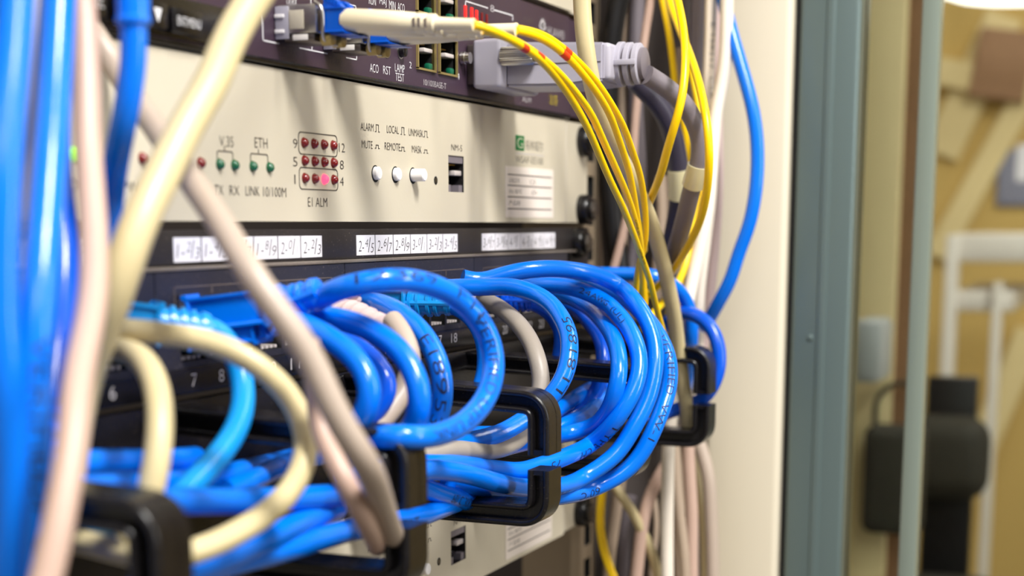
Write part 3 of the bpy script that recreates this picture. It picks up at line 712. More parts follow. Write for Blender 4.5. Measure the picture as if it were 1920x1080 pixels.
path('B2', 'n', [(560,588,24),(587,591,30),(634,598,39),(686,613,47),(725,635,54),(757,664,59.5),(777,695,63),(787,726,65),(789,755,65.5),(784,785,64),(770,812,61),(740,835,57),(700,850,52)])
path('B3', 'n', [(600,625,24),(634,634,30),(666,648,36),(699,671,42),(721,696,46),(730,722,48),(724,748,47),(708,768,45),(685,790,42)])
path('B4', 'n', [(690,566,18),(715,570,26),(746,584,34),(772,603,40),(798,632,46),(816,662,50),(827,693,53),(831,720,54),(830,746,54),(827,770,53),(818,797,51),(795,820,48),(760,838,44)])
path('B5', 'n', [(736,601,37),(752,620,41.5),(765,645,45),(772,672,47),(770,702,48),(756,732,48),(738,764,47),(716,789,45),(694,810,43),(660,830,40)])
path('B6', 'n', [(905,562,16),(917,567,20),(936,577,26),(958,593,33),(981,618,40),(997,644,45),(1006,667,48.5),(1012,690,50.5),(1016,712,51.5),(1014,736,51.5),(1006,765,51),(994,795,50),(976,822,49),(950,838,47),(913,845,45),(880,844,43),(835,845,41),(795,853,40),(750,862,38),(700,880,36)])
path('C1', 'n', [(403,619,22),(426,638,24),(443,665,26),(453,700,28),(458,735,30),(456,765,32),(444,803,34),(415,848,36),(378,890,37),(337,932,37),(290,975,36)])
path('C2', 'd', [(70,650,372),(110,641,366),(160,628,360),(205,619,355),(254,620,352),(332,629,350),(397,642,349),(449,662,349),(502,697,350),(541,738,352),(567,784,353),(578,828,352),(569,875,349),(547,917,344),(510,956,338),(462,989,332),(410,1017,326),(369,1034,322),(320,1045,318),(250,1040,322),(190,1025,330),(120,1010,338)])
path('C3', 'n', [(190,655,14),(215,655,22),(242,660,30),(270,677,38),(290,712,44),(300,755,48),(302,800,50),(297,850,51),(288,900,51),(277,945,50),(262,985,48),(235,1010,45)])
path('C4', 'n', [(60,880,22),(120,872,24),(180,868,25),(260,867,25),(330,864,24),(365,860,20)])
path('C5', 'n', [(60,930,34),(140,920,34),(200,915,34),(260,912,33),(330,905,30),(400,895,26),(470,880,22),(520,868,20),(560,855,18)])
path('C6', 'n', [(250,1110,44),(330,1085,46),(433,1055,48),(540,1029,49),(600,1010,49),(670,991,48),(740,978,47),(790,967,46),(840,948,42),(880,935,36)])
path('C7', 'n', [(330,1080,52),(440,1040,52),(500,1010,50),(550,986,48),(592,968,45),(630,955,40)])
path('C8', 'n', [(420,920,30),(470,902,28),(515,880,26),(560,862,24),(620,850,22)])
path('C9', 'n', [(640,890,40),(700,895,42),(750,903,44),(780,911,45),(811,921,45),(846,931,44),(880,941,41),(910,945,36)])
path('C10', 'd', [(150,1000,352),(200,992,352),(238,985,350),(270,975,346),(300,965,342)])
path('D1', 'd', [(520,-70,356),(485,-15,351),(455,30,347),(423,90,342),(400,150,337),(371,200,333),(342,250,329),(318,300,326),(293,350,322),(269,400,319),(248,450,317),(226,520,316),(204,580,318),(182,640,322),(160,700,326),(144,770,328),(132,850,330),(118,940,332),(104,1010,335)])
path('D2', 'd', [(120,-20,372),(165,50,374),(205,108,376),(250,180,370),(292,240,360),(345,320,344),(403,402,329),(436,455,322),(473,517,316),(512,572,316),(552,624,316),(580,664,317),(612,752-12,318),(634,785,319),(656,822,321),(680,858,323),(698,893,332),(714,940,350),(727,980,374),(736,1005,396),(742,1027,414),(746,1055,428)])
path('D3', 'd', [(578,640,338),(588,690,340),(594,735,344),(593,775,348),(602,815,346),(627,862,342),(653,913,340),(677,962,346),(694,996,366),(703,1014,386),(708,1026,402)])
path('D4', 'd', [(152,-40,326),(158,37,325),(162,148,322),(164,259,318),(171,370,312),(176,450,307),(177,500,303),(174,565,298),(164,621,293),(152,676,288),(142,740,283),(139,800,279),(130,870,276),(116,946,273),(103,1017,271),(88,1080,270),(75,1130,269)])
path('E1', 'd', [(112,-60,318),(108,40,315),(103,140,311),(93,300,303),(84,420,298),(76,520,294),(66,640,292),(60,760,292),(62,880,294),(66,980,296),(70,1130,300)])
path('E2', 'd', [(250,40,325),(252,90,326),(250,130,327),(241,185,328),(230,240,331),(219,296,336),(212,350,346),(206,400,350),(200,460,354)])
path('E3', 'd', [(32,-60,292),(27,60,290),(14,200,287),(5,330,285),(0,460,285),(0,600,286),(10,720,288),(20,860,292),(20,1000,296),(10,1130,300)])
path('E4', 'd', [(112,-60,350),(106,80,350),(102,200,349),(104,320,347),(114,420,345),(119,500,343),(114,580,338),(103,660,332),(92,760,328),(84,880,326),(78,1000,326),(76,1130,326)])
path('E5', 'd', [(66,-60,318),(60,60,316),(48,120,314),(42,200,312),(34,300,310),(22,400,310),(10,520,312),(4,640,314)])
path('E6', 'd', [(60,560,330),(45,640,328),(36,720,326),(32,820,324),(20,920,322),(12,1000,322),(10,1130,322)])
path('F1', 's', [(889,46.5,-32),(905,50,-30),(921,56,-27),(952,71,-20),(982,89,-10),(1013,112,2),(1040,141,12),(1068,180,24),(1096,228,36),(1115,270,46),(1141,332,60),(1169,391,76),(1190,445,92),(1204,485,106),(1218,525,120),(1232,582,138),(1243,622,150),(1254,665,160)])
path('F2', 's', [(905,56,-26),(930,62,-22),(960,74,-15),(990,91,-6),(1022,114,5),(1052,141,15),(1080,174,26),(1108,213,38),(1133,268,52),(1158,324,68),(1178,372,84),(1192,418,98),(1199,450,110),(1203,485,120),(1205,530,130),(1206,575,138),(1206,620,146)])
path('F3', 's', [(968,57,-4),(985,60,0),(1003,66,5),(1033,82,14),(1064,107,24),(1092,138,34),(1118,172,44),(1142,212,56),(1160,260,68),(1180,324,84),(1190,377,96),(1196,418,106),(1201,455,116),(1204,495,126),(1207,530,134),(1210,570,142)])
path('F4', 's', [(970,54,2),(988,56,6),(1010,62,11),(1037,77,19),(1067,100,29),(1098,130,40),(1126,164,51),(1152,205,63),(1172,244,75),(1184,279,85),(1199,324,97),(1208,377,110),(1211,418,118),(1210,453,124),(1204,478,130),(1196,504,136),(1193,535,142),(1191,580,148)])
path('Y5', 's', [(1234,-40,255),(1242,0,256),(1253,54,257),(1259,94,258),(1264,140,259),(1268,180,260),(1278,215,262),(1287,255,264),(1290,290,266),(1285,340,268)])
path('Y6', 's', [(1258,-45,150),(1270,0,138),(1281,54,126),(1285,107,118),(1282,161,113),(1274,203,111),(1263,242,112),(1250,284,117),(1241,320,124),(1226,360,136),(1213,390,146),(1207,430,156),(1207,470,164)])
path('Y7', 's', [(1245,-45,200),(1255,0,192),(1274,54,176),(1290,94,162),(1304,134,148),(1315,175,136),(1325,228,128),(1330,290,127),(1327,345,132),(1319,393,140),(1305,433,150),(1285,471,162),(1262,507,176),(1246,524,186),(1229,541,196),(1199,564,200)])
path('Y8', 's', [(1262,-45,252),(1270,10,252),(1285,80,252),(1300,150,251),(1311,205,250),(1320,260,249),(1320,310,248),(1308,368,246),(1299,410,244),(1293,455,242),(1287,492,238),(1275,523,232),(1257,553,224),(1238,572,216),(1220,594,206),(1205,615,196)])
path('Y9', 's', [(1312,410,252),(1303,450,250),(1288,490,246),(1276,530,242),(1266,562,236),(1254,590,230),(1247,612,226),(1243,640,222)])
path('Y10', 's', [(1135,860,225),(1130,895,226),(1125,930,227),(1122,965,228),(1123,1000,228),(1131,1038,229),(1146,1080,230),(1165,1120,231)])
path('Y11', 's', [(1140,860,229),(1136,895,230),(1131,930,231),(1128,965,232),(1129,1000,232),(1137,1038,233),(1152,1080,234),(1171,1120,235)])
path('G1', 's', [(1090,-45,72),(1091,0,72),(1094,54,72),(1100,102,73),(1108,150,76),(1122,200,82),(1142,250,92),(1165,300,108),(1188,345,124),(1212,395,140),(1229,442,152),(1243,493,163),(1254,540,172),(1262,580,179),(1268,620,186),(1273,664,192),(1279,710,197),(1286,755,201),(1290,786,203),(1292,815,204)])
path('G3', 's', [(1336,-45,262),(1333,0,262),(1331,80,262),(1328,150,262),(1330,230,263),(1334,300,264),(1333,360,265),(1325,430,266),(1318,490,266),(1312,545,267),(1310,610,268),(1308,700,270),(1305,800,272)])
path('G4', 's', [(1347,-45,275),(1346,0,275),(1345,120,275),(1345,230,275),(1347,330,275),(1343,420,275),(1337,490,274),(1332,545,273),(1327,590,272),(1320,640,272),(1312,700,273)])
path('G5', 's', [(1364,-45,256),(1363,0,256),(1360,107,255),(1352,165,254),(1341,220,252),(1336,280,250),(1332,340,248),(1325,400,246),(1313,460,243),(1300,515,240),(1290,565,236),(1281,620,232),(1272,690,229),(1262,760,227),(1254,830,226),(1251,940,226),(1251,1080,226),(1252,1130,226)])
path('I1', 's', [(1352,-20,262),(1366,40,258),(1376,78,256),(1394,139,254),(1412,208,252),(1420,278,251),(1418,347,250),(1406,417,250),(1384,478,251),(1369,527,252),(1350,562,254),(1335,590,258),(1320,615,262)])
path('H1', 's', [(1262,850,268),(1233,899,266),(1215,940,264),(1204,988,262),(1198,1037,262),(1193,1085,262),(1190,1130,262)])
path('H2', 's', [(1278,800,282),(1276,856,282),(1274,920,282),(1272,1000,282),(1275,1080,282),(1276,1130,282)])
path('H3', 's', [(1300,800,278),(1317,849,277),(1328,892,276),(1333,964,276),(1336,1040,276),(1337,1130,276)])
path('H4', 's', [(1296,820,284),(1305,880,284),(1314,935,284),(1320,1000,284),(1322,1130,284)])
path('H5', 's', [(1130,870,250),(1156,916,252),(1172,940,254),(1188,962,257),(1198,985,260),(1212,1010,264),(1222,1035,266),(1233,1078,268),(1240,1130,270)])
path('H6', 's', [(1222,900,275),(1228,945,275),(1231,985,275),(1228,1020,275),(1222,1060,275),(1218,1130,275)])
path('H7', 's', [(1290,800,264),(1291,860,264),(1294,910,264),(1297,964,264),(1297,1061,264),(1298,1130,264)])
path('H8', 's', [(1165,880,275),(1157,940,275),(1150,990,275),(1143,1040,275),(1138,1130,275)])
path('H9', 's', [(1182,930,282),(1172,985,282),(1168,1040,282),(1165,1130,282)])
path('H10', 's', [(1265,830,250),(1268,900,250),(1275,970,250),(1283,1040,250),(1287,1130,250)])
path('K1', 's', [(1174,-45,262),(1160,0,262),(1150,55,262),(1143,120,263),(1140,200,264),(1140,300,266),(1150,420,268),(1165,520,270)])
path('K2', 's', [(1226,-45,258),(1220,0,258),(1210,60,258),(1203,110,258),(1196,170,259),(1190,240,260),(1186,320,261),(1176,400,262),(1160,470,262),(1140,540,262)])
path('K3', 's', [(1196,-45,282),(1193,40,282),(1190,120,282),(1192,220,282),(1198,320,282),(1196,420,282),(1186,520,282),(1180,600,282)])
path('K4', 's', [(1180,-45,284),(1172,60,284),(1166,160,284),(1170,260,284),(1176,360,284),(1170,470,284),(1158,560,284)])
path('K5', 's', [(1316,-45,272),(1312,30,272),(1308,110,272),(1304,180,272),(1300,240,273),(1294,300,274),(1288,380,275),(1280,440,276),(1270,520,277)])
path('K6', 's', [(1275,90,280),(1272,150,280),(1266,190,280),(1262,250,280),(1258,330,280),(1252,420,280),(1240,500,280)])
path('K7', 's', [(1128,250,270),(1120,330,272),(1118,420,274),(1122,500,276),(1128,570,278)])
path('K8', 's', [(1240,330,268),(1243,400,268),(1240,450,268),(1234,500,268),(1230,560,268)])
path('L1', 's', [(1212,140,119),(1225,148,122),(1253,166,127),(1285,197,133),(1304,231,137),(1314,265,139),(1313,300,140),(1304,330,142),(1294,365,146),(1286,400,152),(1275,440,162),(1262,480,176)])
path('L2', 's', [(1190,150,182),(1210,170,186),(1242,206,192),(1259,244,196),(1269,290,200),(1274,335,203),(1274,370,206),(1269,410,210),(1260,453,214),(1254,490,218),(1250,530,222)])
#--END
def cable(name, key, r, m, label, cat, group=None, prints=(), seg=16, parent=None, lead=None):
    P = CAB[key]
    if lead: P = [Vector(p) for p in lead]+P
    pts = spline(P, 2.0)
    core = list(pts)
    if EXT[key][0]:           # hanging cables run on above the picture and below it
        d = unit(pts[0]-pts[4]); pts = [pts[0]+d*t+Vector((0, .002*t*t, .002*t*t)) for t in range(120, 0, -6)]+pts
    if EXT[key][1]:
        d = unit(pts[-1]-pts[-5]); pts = pts+[pts[-1]+d*t for t in range(6, 120, 6)]
    mb = MB(); mb.tube(pts, r, m, seg)
    for (txt, st, ln, h, ink, ang, flip) in prints:
        acc = sum((b-a).length for a, b in zip(core[:-1], core[1:]))
        mb.wrap(txt, core, r, acc*st, ln, h, ink, ang, flip)
    o = mb.build(name, parent)
    if parent is None: tag(o, label, cat, group)
    return o
BC = 'blue cords of the right-hand loops'
CP = 'patch cord'
cable('blue_patch_cord', 'A1', 3.0, 'blue', 'blue cord arching highest over the right-hand loops, running on left into the rings', CP, BC, [('TPVE UTP CAT.5', .40, 30, 2.6, 'ink', 1.1, False)])
cable('blue_patch_cord', 'A0', 3.0, 'blue', 'outermost blue cord on the right, printed 60\u00b0C, touching the yellow fibres', CP, BC, [('VERIFIED  VW-1', .36, 40, 2.7, 'ink', .25, False), ('60\u00b0C', .63, 14, 3.0, 'ink', .55, False)])
cable('blue_patch_cord', 'A2', 3.0, 'blue', 'blue cord printed TYPE, third in from the outside of the right-hand loops', CP, BC, [('24AWG  (UL)', .14, 30, 2.7, 'ink', -.1, False), ('TYPE  CM', .43, 26, 2.9, 'ink', .75, False), ('75\u00b0C', .60, 12, 2.8, 'ink', .5, False)])
cable('blue_patch_cord', 'A3', 3.0, 'blue', 'blue cord fourth in from the outside of the right-hand loops, banded with shadow', CP, BC)
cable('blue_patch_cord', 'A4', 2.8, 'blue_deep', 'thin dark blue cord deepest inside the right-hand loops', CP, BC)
cable('blue_patch_cord', 'A5', 3.0, 'blue', 'short stretch of blue cord slanting just right of the middle ring, upper one', CP, BC)
cable('blue_patch_cord', 'A6', 3.0, 'blue', 'short stretch of blue cord slanting just right of the middle ring, lower one', CP, BC)
cable('blue_patch_cord', 'A7', 3.0, 'blue', 'blue cord printed LL81895 curving down into the middle black ring', CP, BC, [('LL81895', .525, 27, 3.1, 'ink', .45, True), ('SA', .61, 8, 3.1, 'ink', .1, True)])
cable('blue_patch_cord', 'A9', 3.0, 'blue', 'blue cord lying level behind the yellow fibres', CP, BC)
cable('blue_patch_cord', 'A10', 3.0, 'blue_deep', 'blue cord looping round the rightmost black ring against the cream post', CP)
MC = 'blue cords of the middle loops'
cable('blue_patch_cord', 'B1', 3.0, 'blue', 'blue cord curving down beside the large white diagonal cable, leftmost of the middle loops', CP, MC)
cable('blue_patch_cord', 'B2', 3.0, 'blue', 'thick blue cord crossing in front of the white cord of the pinkish boot', CP, MC)
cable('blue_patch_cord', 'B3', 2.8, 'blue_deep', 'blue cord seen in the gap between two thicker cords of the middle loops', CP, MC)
cable('blue_patch_cord', 'B4', 3.0, 'blue', 'blue cord printed E18953 hanging behind the big front loop', CP, MC, [('E189539', .50, 31, 3.2, 'ink', -.05, False)])
cable('grey_patch_cord', 'B6', 3.0, 'greycab', 'warm grey cord among the blue ones, dropping into the middle black ring', CP)
LC = 'blue cords lying in the lower left rings'
cable('blue_patch_cord', 'C4', 3.0, 'blue', 'blue cord lying level behind the short cream cord at lower left', CP, LC)
cable('blue_patch_cord', 'C5', 3.0, 'blue', 'blue cord lying just above the nearest black ring at lower left', CP, LC)
cable('blue_patch_cord', 'C6', 3.0, 'blue', 'blue printed cord lowest along the bottom, passing over the lower multiplexer', CP, LC, [('VERIFIED CAT', .45, 40, 3, 'ink', -.5, False)])
cable('blue_patch_cord', 'C7', 3.0, 'blue', 'short blue cord rising between the cream loop and the lowest blue cord', CP, LC)
cable('blue_patch_cord', 'C8', 2.8, 'blue', 'blue cord deep inside the big cream loop', CP, LC)
cable('blue_patch_cord', 'C9', 3.0, 'blue', 'blue cord printed 60\u00b0C low behind the second black ring', CP, LC, [('60\u00b0C 300V', .52, 22, 3, 'ink', -.1, False)])
cable('cream_patch_cord', 'C10', 3.2, 'cream', 'cream cord end seen through the nearest black ring', CP)
cable('blue_patch_cord', 'C10', 3.0, 'cyan', 'bright blue cord end seen through the nearest black ring', CP).location.x -= .012

# cords that show their plugs
def cord(key, name, label, mcol, port, d, mboot, r=3.0, blen=18, boot=15, d2=None, tall=True, prints=(), group=None, join=True):
    root = thing(name, label, CP, port, group)
    e, t = plug(root, port, d, mboot, blen, boot, r, d2, tall)
    cable('cable', key, r, mcol, None, None, None, prints, parent=root, lead=[e, e+t*3] if join else None)
    return root
def on(px, py, n): return pn(px, py, n)
a8 = CAB['A8']
p = Vector(pn(362, 590, 2.2)); q = a8[0]
cord('A8', 'blue_patch_cord', 'blue cord with a big ribbed plug making the large front loop', 'blue', p, (q-p), 'blue', blen=21, boot=15, d2=Vector((0, .9, .35)), prints=[('12369   FTE', .10, 44, 2.8, 'ink', .55, False), ('VERIFIED UTP LINK', .36, 62, 2.8, 'ink', .05, False)], group=MC, join=False)
p = Vector(pn(212, 596, 4)); q = CAB['C1'][0]
cord('C1', 'blue_patch_cord', 'light blue cord with a light blue boot at left under the cream loop', 'cyan', p, q-p, 'cyan', blen=9, boot=14, tall=False)
p = Vector(pn(600, 588, 6)); q = CAB['B5'][0]
cord('B5', 'white_patch_cord', 'greyish white cord with a pinkish white ribbed boot among the blue cords', 'white', p, q-p, 'pinkwhite', blen=9, boot=20, d2=q-p+Vector((0, 0, -8)), tall=False, join=False)
p = Vector(pn(690, 566, 3)); q = Vector(pn(838, 568, 29))
path('A11', 'n', [(838,568,29),(860,573,33),(884,590,38),(903,620,42),(913,655,44),(913,690,44),(904,725,43),(888,760,41)])
cord('A11', 'blue_patch_cord', 'blue cord with a cyan ribbed plug half hidden under the front loop', 'blue', p, q-p, 'cyan', blen=13, boot=15, join=False)
p = Vector(pn(905, 560, 4)); q = Vector(pn(985, 563, 20))
path('A12', 'n', [(985,563,20),(1012,571,25),(1038,590,29),(1054,620,32),(1054,655,32),(1040,700,30)])
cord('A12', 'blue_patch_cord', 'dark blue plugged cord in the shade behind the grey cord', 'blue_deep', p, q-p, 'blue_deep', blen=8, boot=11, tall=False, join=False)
p = Vector(CAB['C2'][0])
cable('cream_patch_cord', 'C2', 2.65, 'cream', 'large cream loop of cable curving round at lower left', CP, seg=24)
cable('cream_patch_cord', 'C3', 2.8, 'cream', 'short cream cord dropping into the nearest black ring', CP, seg=24)

# ------------------------------------------------------------------ foreground cables
FG = 'large out-of-focus cables in the foreground'
cable('cream_cable', 'D1', 3.8, 'cream', 'thick cream cable slanting down left across the beige multiplexer', 'cable', FG, seg=28)
cable('white_cable', 'D2', 2.95, 'white', 'thick whitish cable slanting down right across the whole rack front', 'cable', FG, seg=28)
cable('white_cable', 'D3', 2.3, 'pink', 'pale pinkish cable tucked under the thick whitish diagonal cable', 'cable', FG, seg=24)
cable('pink_cable', 'D4', 2.8, 'pink', 'pinkish beige cable hanging down the left side in front', 'cable', FG, seg=28)
cable('blue_cable', 'E1', 3.4, 'blue', 'broad bright blue cable second from the left edge', 'cable', FG, [('VERIFIED', .62, 30, 3, 'ink', .3, False), ('UTP CAT', .78, 28, 3, 'ink', .3, False)], seg=28)
cable('blue_cable', 'E3', 3.5, 'blue', 'blue cable at the very left edge', 'cable', FG, seg=28)
cable('blue_cable', 'E4', 3.5, 'blue_deep', 'darker blue cable just right of the broad bright one at left', 'cable', FG, [('24AWG 4PR', .70, 36, 3, 'ink', .2, False)], seg=28)
cable('white_cable', 'E5', 2.4, 'white', 'thin whitish cable between the two blue cables at the left edge', 'cable', FG, seg=20)
cable('blue_cable', 'E6', 3.6, 'blue_deep', 'deep blue cable low at the left edge behind the others', 'cable', FG, seg=24)
root = thing('blue_patch_cord', 'blue cord hanging with its moulded boot in front of the keypad buttons', CP, CAB['E2'][0])
pt = CAB['E2']; t0 = unit(pt[1]-pt[0])
mb = MB(); up0 = Vector(pd(248, -60, 324)); mb.tube(spline([up0, up0.lerp(pt[0], .6), pt[0]], 1.5), lambda u: 3.45-.1*u, 'blue', 24)
mb.lathe(pt[0]-t0*1, t0, [(0, 3.3), (.5, 3.65), (1.2, 3.6), (1.8, 3.0)], 'blue', 24); mb.build('boot', root)
cable('cable', 'E2', 2.75, 'blue', None, None, seg=24, parent=root)

# ------------------------------------------------------------------ fibre cords
def sfp(s0, label):
    r = thing('transceiver_module', label, 'transceiver', (s0+7, 8, 51), 'transceivers in the plum unit')
    z0, z1 = 51.6, 61.6; s1 = s0+13.6
    b = MB(); b.box(s0, s1, .4, 13.2, z0+2.0, z1, 'steel', .5); b.box(s0+1.2, s1-1.2, 13.0, 14.6, z0+2.4, z1-.8, 'steeldark', .3); b.build('cage', r)
    b = MB(); b.box(s0-.5, s0+.1, .2, 4.4, z0+.6, z1-.4, 'greyconn', .15)
    for z in (z0+2.2, z0+6.4): b.box(s0-.9, s0-.3, .2, 3.2, z, z+1.0, 'whitebtn', .1)
    b.build('side_spring', r)
    b = MB(); b.box(s0-.35, s0+.05, 4.6, 9.2, z0+3.2, z0+8.4, 'beige', .15); b.line([(0, 0)], 0, .1, 'ink'); b.build('latch_tab', r)
    b = MB(); b.box(s0+.4, s1-.4, 2.6, 12.2, z0-.2, z0+2.0, 'steeldark', .4); b.box(s0+.2, s0+.8, 5.4, 10.2, z0+.2, z0+1.8, 'tagwhite', .1); b.build('release_block', r)
    b = MB(); b.tube(spline([(s0+.2, 12.6, z1+.4), (s0-.2, 14.8, z1-.2), (s0-.2, 15.4, z1-4), (s0-.1, 15.2, z0+2.4), (s0+1.2, 14.6, z0+.2), (s0+7, 15, z0-.6), (s1-1.2, 14.6, z0+.2), (s1+.1, 15.2, z0+2.4), (s1+.2, 15.4, z1-4), (s1, 14.6, z1)], .8), .55, 'steel', 10); b.build('bail_wire', r)
    b = MB(); b.lathe((s0+3.5, 13.4, z0+.6), (0, 1, 0), [(0, 1.9), (3.2, 1.9), (3.4, 1.3)], 'brass', 16); b.lathe((s0+10, 13.4, z0+.6), (0, 1, 0), [(0, 1.9), (3.2, 1.9), (3.4, 1.3)], 'brass', 16); b.build('contact_spring', r)
    return r
sfp(-36.2, 'steel transceiver module nearer the keypad, left of the two')
sfp(-7.6, 'steel transceiver module below the white boots, right of the two')
def fibre_cord(name, label, sA, sB, keys, n_lc, n_tip, zc, sleeve=None):
    r = thing(name, label, 'fibre cord', (sA, 20, 50), 'duplex yellow fibre cords')
    for s, k in ((sA, keys[0]), (sB, keys[1])):
        tip = CAB[k][0]; st = Vector((s, n_lc, zc))
        b = MB(); obox(b, (s, (13.8+n_lc)/2, zc), (0, 1, 0), n_lc-13.8, 5.6, 6.6, 'lcblue', .4)
        b.prism([(13.5, zc+3.2), (14.5, zc+6.4), (17.5, zc+6.0), (n_lc-.6, zc+3.2)], s-1.5, s+1.5, 'lcblue', .2)
        for q in range(5): b.box(s-1.7, s+1.7, 14.2+q*1.0, 14.7+q*1.0, zc+5.4-q*.35, zc+6.8-q*.4, 'lcblue')
        b.prism([(n_lc-5, zc-3.2), (n_lc+.5, zc-3.2), (n_lc+3.0, zc-4.0), (n_lc-4, zc-3.9)], s-2.6, s+2.6, 'lcblue', .2)
        b.build('fibre_connector', r)
        d = unit(tip-st); L = (tip-st).length; b = MB()
        prof = [(-1.0, 3.15), (0, 3.3), (L*.34, 3.15), (L*.54, 2.75), (L*.55, 2.5), (L*.57, 2.7), (L*.63, 2.65), (L*.64, 2.4), (L*.66, 2.6), (L*.70, 2.55), (L*.71, 2.0), (L*.735, 1.75), (L*.97, 1.65), (L*.99, 1.75), (L, 1.7)]
        b.lathe(st, d, prof, 'ivory', 22)
        for q, (f, rr) in enumerate(((.56, 2.75), (.60, 2.7), (.65, 2.6))):
            c_ = st+d*(L*f)
            b.box(c_.x-rr-.04, c_.x-rr+.4, c_.y-.35, c_.y+.35, c_.z-1.3, c_.z+1.1, 'inkdim')
        b.build('boot', r)
        if sleeve:
            P = spline(CAB[k], 2); b = MB(); b.tube(P[:5], 1.6, 'tagwhite', 14); b.build('sleeve', r)
        o = cable('cable', k, 1.18, 'yellow', None, None, None, [('OFNR SM', .66, 11, .75, 'inkbrown', .2, False)] if k in ('F1', 'F2') else (), 12, r)
        P = spline(CAB[k], 2); i = 11 if not sleeve else 9
        b = MB(); b.tube(P[i:i+3], 1.22, 'redmark', 12); b.build('red_mark', o)
    return r
fibre_cord('fibre_patch_cord', 'yellow duplex fibre cord from the left transceiver, the lower pair of arching strands', -32.2, -26.0, ('F1', 'F2'), 21.0, 60, 57.0)
fibre_cord('fibre_patch_cord', 'yellow duplex fibre cord from the right transceiver, the upper pair of arching strands', -4.0, 2.2, ('F3', 'F4'), 21.0, 60, 57.0)
YG = 'yellow fibres hanging at the right'
for k, l in (('Y5', 'leftmost yellow fibre at the top right, vanishing behind the grey cable bend'), ('Y6', 'yellow fibre swinging down left in front of the grey cable to meet the arching strands'), ('Y7', 'outermost yellow fibre making a wide bow beside the cream cables'), ('Y8', 'yellow fibre lying just inside the wide yellow bow'), ('Y9', 'short yellow fibre behind the cream cable just above the outer blue loop')):
    cable('yellow_fibre', k, 1.55, 'yellow', l, 'fibre cord', YG, seg=12)
root = thing('twin_yellow_fibre', 'twin-strand yellow fibre hanging below the blue loops at the bottom', 'fibre cord', CAB['Y10'][4])
cable('strand', 'Y10', 1.25, 'yellow', None, None, seg=12, parent=root); cable('strand', 'Y11', 1.25, 'yellow', None, None, seg=12, parent=root)

# ------------------------------------------------------------------ grey data connector
gc = thing('data_connector_cable', 'light grey screw-on data connector with thick grey cable bending down', 'connector cable', (118, 30, 48))
b = MB(); b.box(101, 138, .3, 4.2, 50.5, 64.5, 'steeldark', .5); b.box(103, 136, .2, 6, 52, 63, 'black', .4); b.build('metal_shell', gc)
zc = 57.8
b = MB(); b.box(99.5, 140, 3.0, 14.0, zc-8.9, zc+8.6, 'greyconn', 1.6, 3)
b.prism([(13.5, zc+6.6), (15.5, zc+7.6), (51, zc+6.2), (51, zc-7.0), (36, zc-8.4), (13.5, zc-8.0)], 105.5, 134, 'greyconn', .9)
b.box(105.3, 105.7, 15, 50, zc-.6, zc-.35, 'steeldark')
b.build('hood', gc)
b = MB()
b.box(107, 132, 48, 53, zc-6.8, zc+6.2, 'greyconn', 1.6, 3)
for k in range(3): b.lathe((119, 52.5+k*3.1, zc-.4), (0, 1, 0), [(0, 7.4-.3*k), (.3, 7.9-.3*k), (1.9, 7.9-.3*k), (2.2, 7.4-.3*k)], 'greyconn', 28)
b.lathe((119, 51, zc-.4), (0, 1, 0), [(0, 6.2), (11.4, 5.6), (12.2, 3.4)], 'slate', 24)
b.box(110.6, 111.6, 51, 61, zc-1.4, zc+.6, 'greyconn', .3)
b.build('strain_relief', gc)
b = MB(); prof = []
kn = 28; vs = []; fs = []
for i, n in enumerate((14, 25.4, 26.2)):
    for k in range(kn*2):
        a = 2*PI*k/(kn*2); rr = (3.3 if k % 2 else 2.95)*(1 if i < 2 else .86); vs.append((101.8+rr*math.cos(a), n, zc+2.2+rr*math.sin(a)))
K2 = kn*2
for i in range(2):
    for k in range(K2): fs.append((i*K2+k, i*K2+(k+1) % K2, (i+1)*K2+(k+1) % K2, (i+1)*K2+k))
fs.append(tuple(2*K2+k for k in range(K2)))
b.add(vs, fs, 'steel'); b.lathe((101.8, 26.1, zc+2.2), (0, 1, 0), [(0, 2.3), (.8, 2.2), (1.0, 1.2)], 'steeldark', 18)
b.build('thumbscrew', gc)
b = MB(); b.lathe((96.5, .3, zc+1.6), (0, 1, 0), [(0, 2.3), (1.6, 2.3), (1.7, 2.0), (3.4, 2.0)], 'steel', 18); b.build('jack_screw', gc)
l1 = cable('cable', 'L1', 3.5, 'slate', None, None, parent=gc, seg=20)
def sleeve_on(root, key, a, b2, r):   # a sub-part of the cable it wraps
    P = spline(CAB[key], 2); L = len(P); mb = MB(); mb.tube(P[int(L*a):int(L*b2)], r, 'tag', 20); mb.build('tape_sleeve', root)
sleeve_on(l1, 'L1', .44, .56, 4.2)
root = thing('dark_data_cable', 'dark grey data cable behind the light grey connector, with a clear tape sleeve', 'cable', CAB['L2'][5])
l2 = cable('cable', 'L2', 4.1, 'darkcab', None, None, parent=root, seg=20); sleeve_on(l2, 'L2', .46, .60, 4.7)

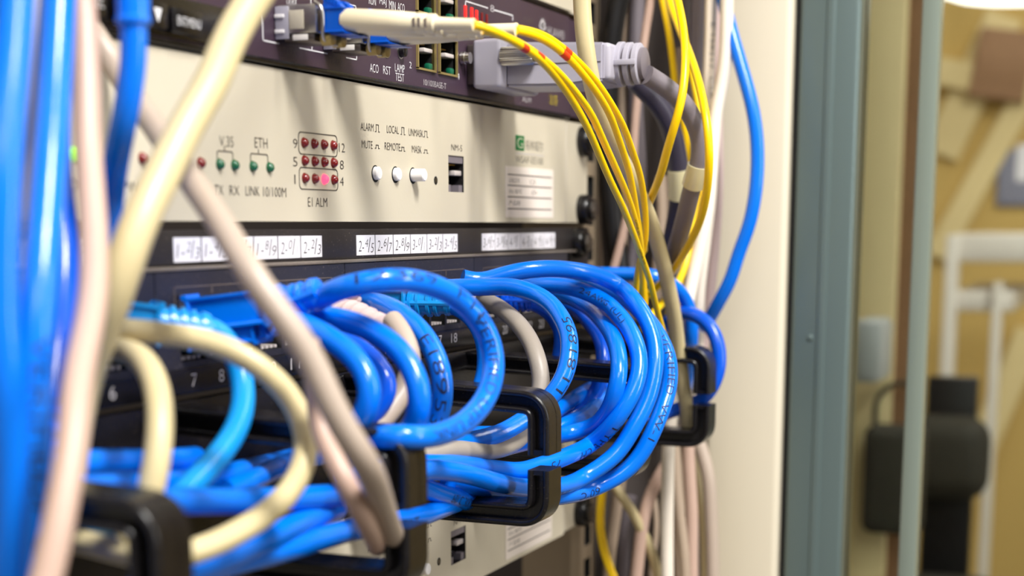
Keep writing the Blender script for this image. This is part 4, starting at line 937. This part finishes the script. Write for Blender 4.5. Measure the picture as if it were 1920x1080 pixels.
# ------------------------------------------------------------------ cables hanging at the right of the rack
VG = 'cables hanging down beside the cabinet post'
cable('cream_cable', 'G1', 3.0, 'cream', 'cream cable passing in front of the grey connector down to the rightmost ring', 'cable', VG, seg=20)
cable('cream_cable', 'G3', 2.6, 'bright', 'off-white cable with small black print at top right', 'cable', VG, [('E 158217  CSA  60\u00b0C  AWG', .10, 62, 2.0, 'inkbrown', .5, False)], seg=20)
cable('pink_cable', 'G4', 2.5, 'pinkwhite', 'pale pink cable hanging right beside the cream post', 'cable', VG, seg=20)
cable('cream_cable', 'G5', 2.9, 'bright', 'long off-white cable running the full height right of the blue loops', 'cable', VG, seg=20)
cable('blue_cable', 'I1', 3.0, 'blue', 'blue cable bowing out over the cream post at right', 'cable', VG, seg=20)
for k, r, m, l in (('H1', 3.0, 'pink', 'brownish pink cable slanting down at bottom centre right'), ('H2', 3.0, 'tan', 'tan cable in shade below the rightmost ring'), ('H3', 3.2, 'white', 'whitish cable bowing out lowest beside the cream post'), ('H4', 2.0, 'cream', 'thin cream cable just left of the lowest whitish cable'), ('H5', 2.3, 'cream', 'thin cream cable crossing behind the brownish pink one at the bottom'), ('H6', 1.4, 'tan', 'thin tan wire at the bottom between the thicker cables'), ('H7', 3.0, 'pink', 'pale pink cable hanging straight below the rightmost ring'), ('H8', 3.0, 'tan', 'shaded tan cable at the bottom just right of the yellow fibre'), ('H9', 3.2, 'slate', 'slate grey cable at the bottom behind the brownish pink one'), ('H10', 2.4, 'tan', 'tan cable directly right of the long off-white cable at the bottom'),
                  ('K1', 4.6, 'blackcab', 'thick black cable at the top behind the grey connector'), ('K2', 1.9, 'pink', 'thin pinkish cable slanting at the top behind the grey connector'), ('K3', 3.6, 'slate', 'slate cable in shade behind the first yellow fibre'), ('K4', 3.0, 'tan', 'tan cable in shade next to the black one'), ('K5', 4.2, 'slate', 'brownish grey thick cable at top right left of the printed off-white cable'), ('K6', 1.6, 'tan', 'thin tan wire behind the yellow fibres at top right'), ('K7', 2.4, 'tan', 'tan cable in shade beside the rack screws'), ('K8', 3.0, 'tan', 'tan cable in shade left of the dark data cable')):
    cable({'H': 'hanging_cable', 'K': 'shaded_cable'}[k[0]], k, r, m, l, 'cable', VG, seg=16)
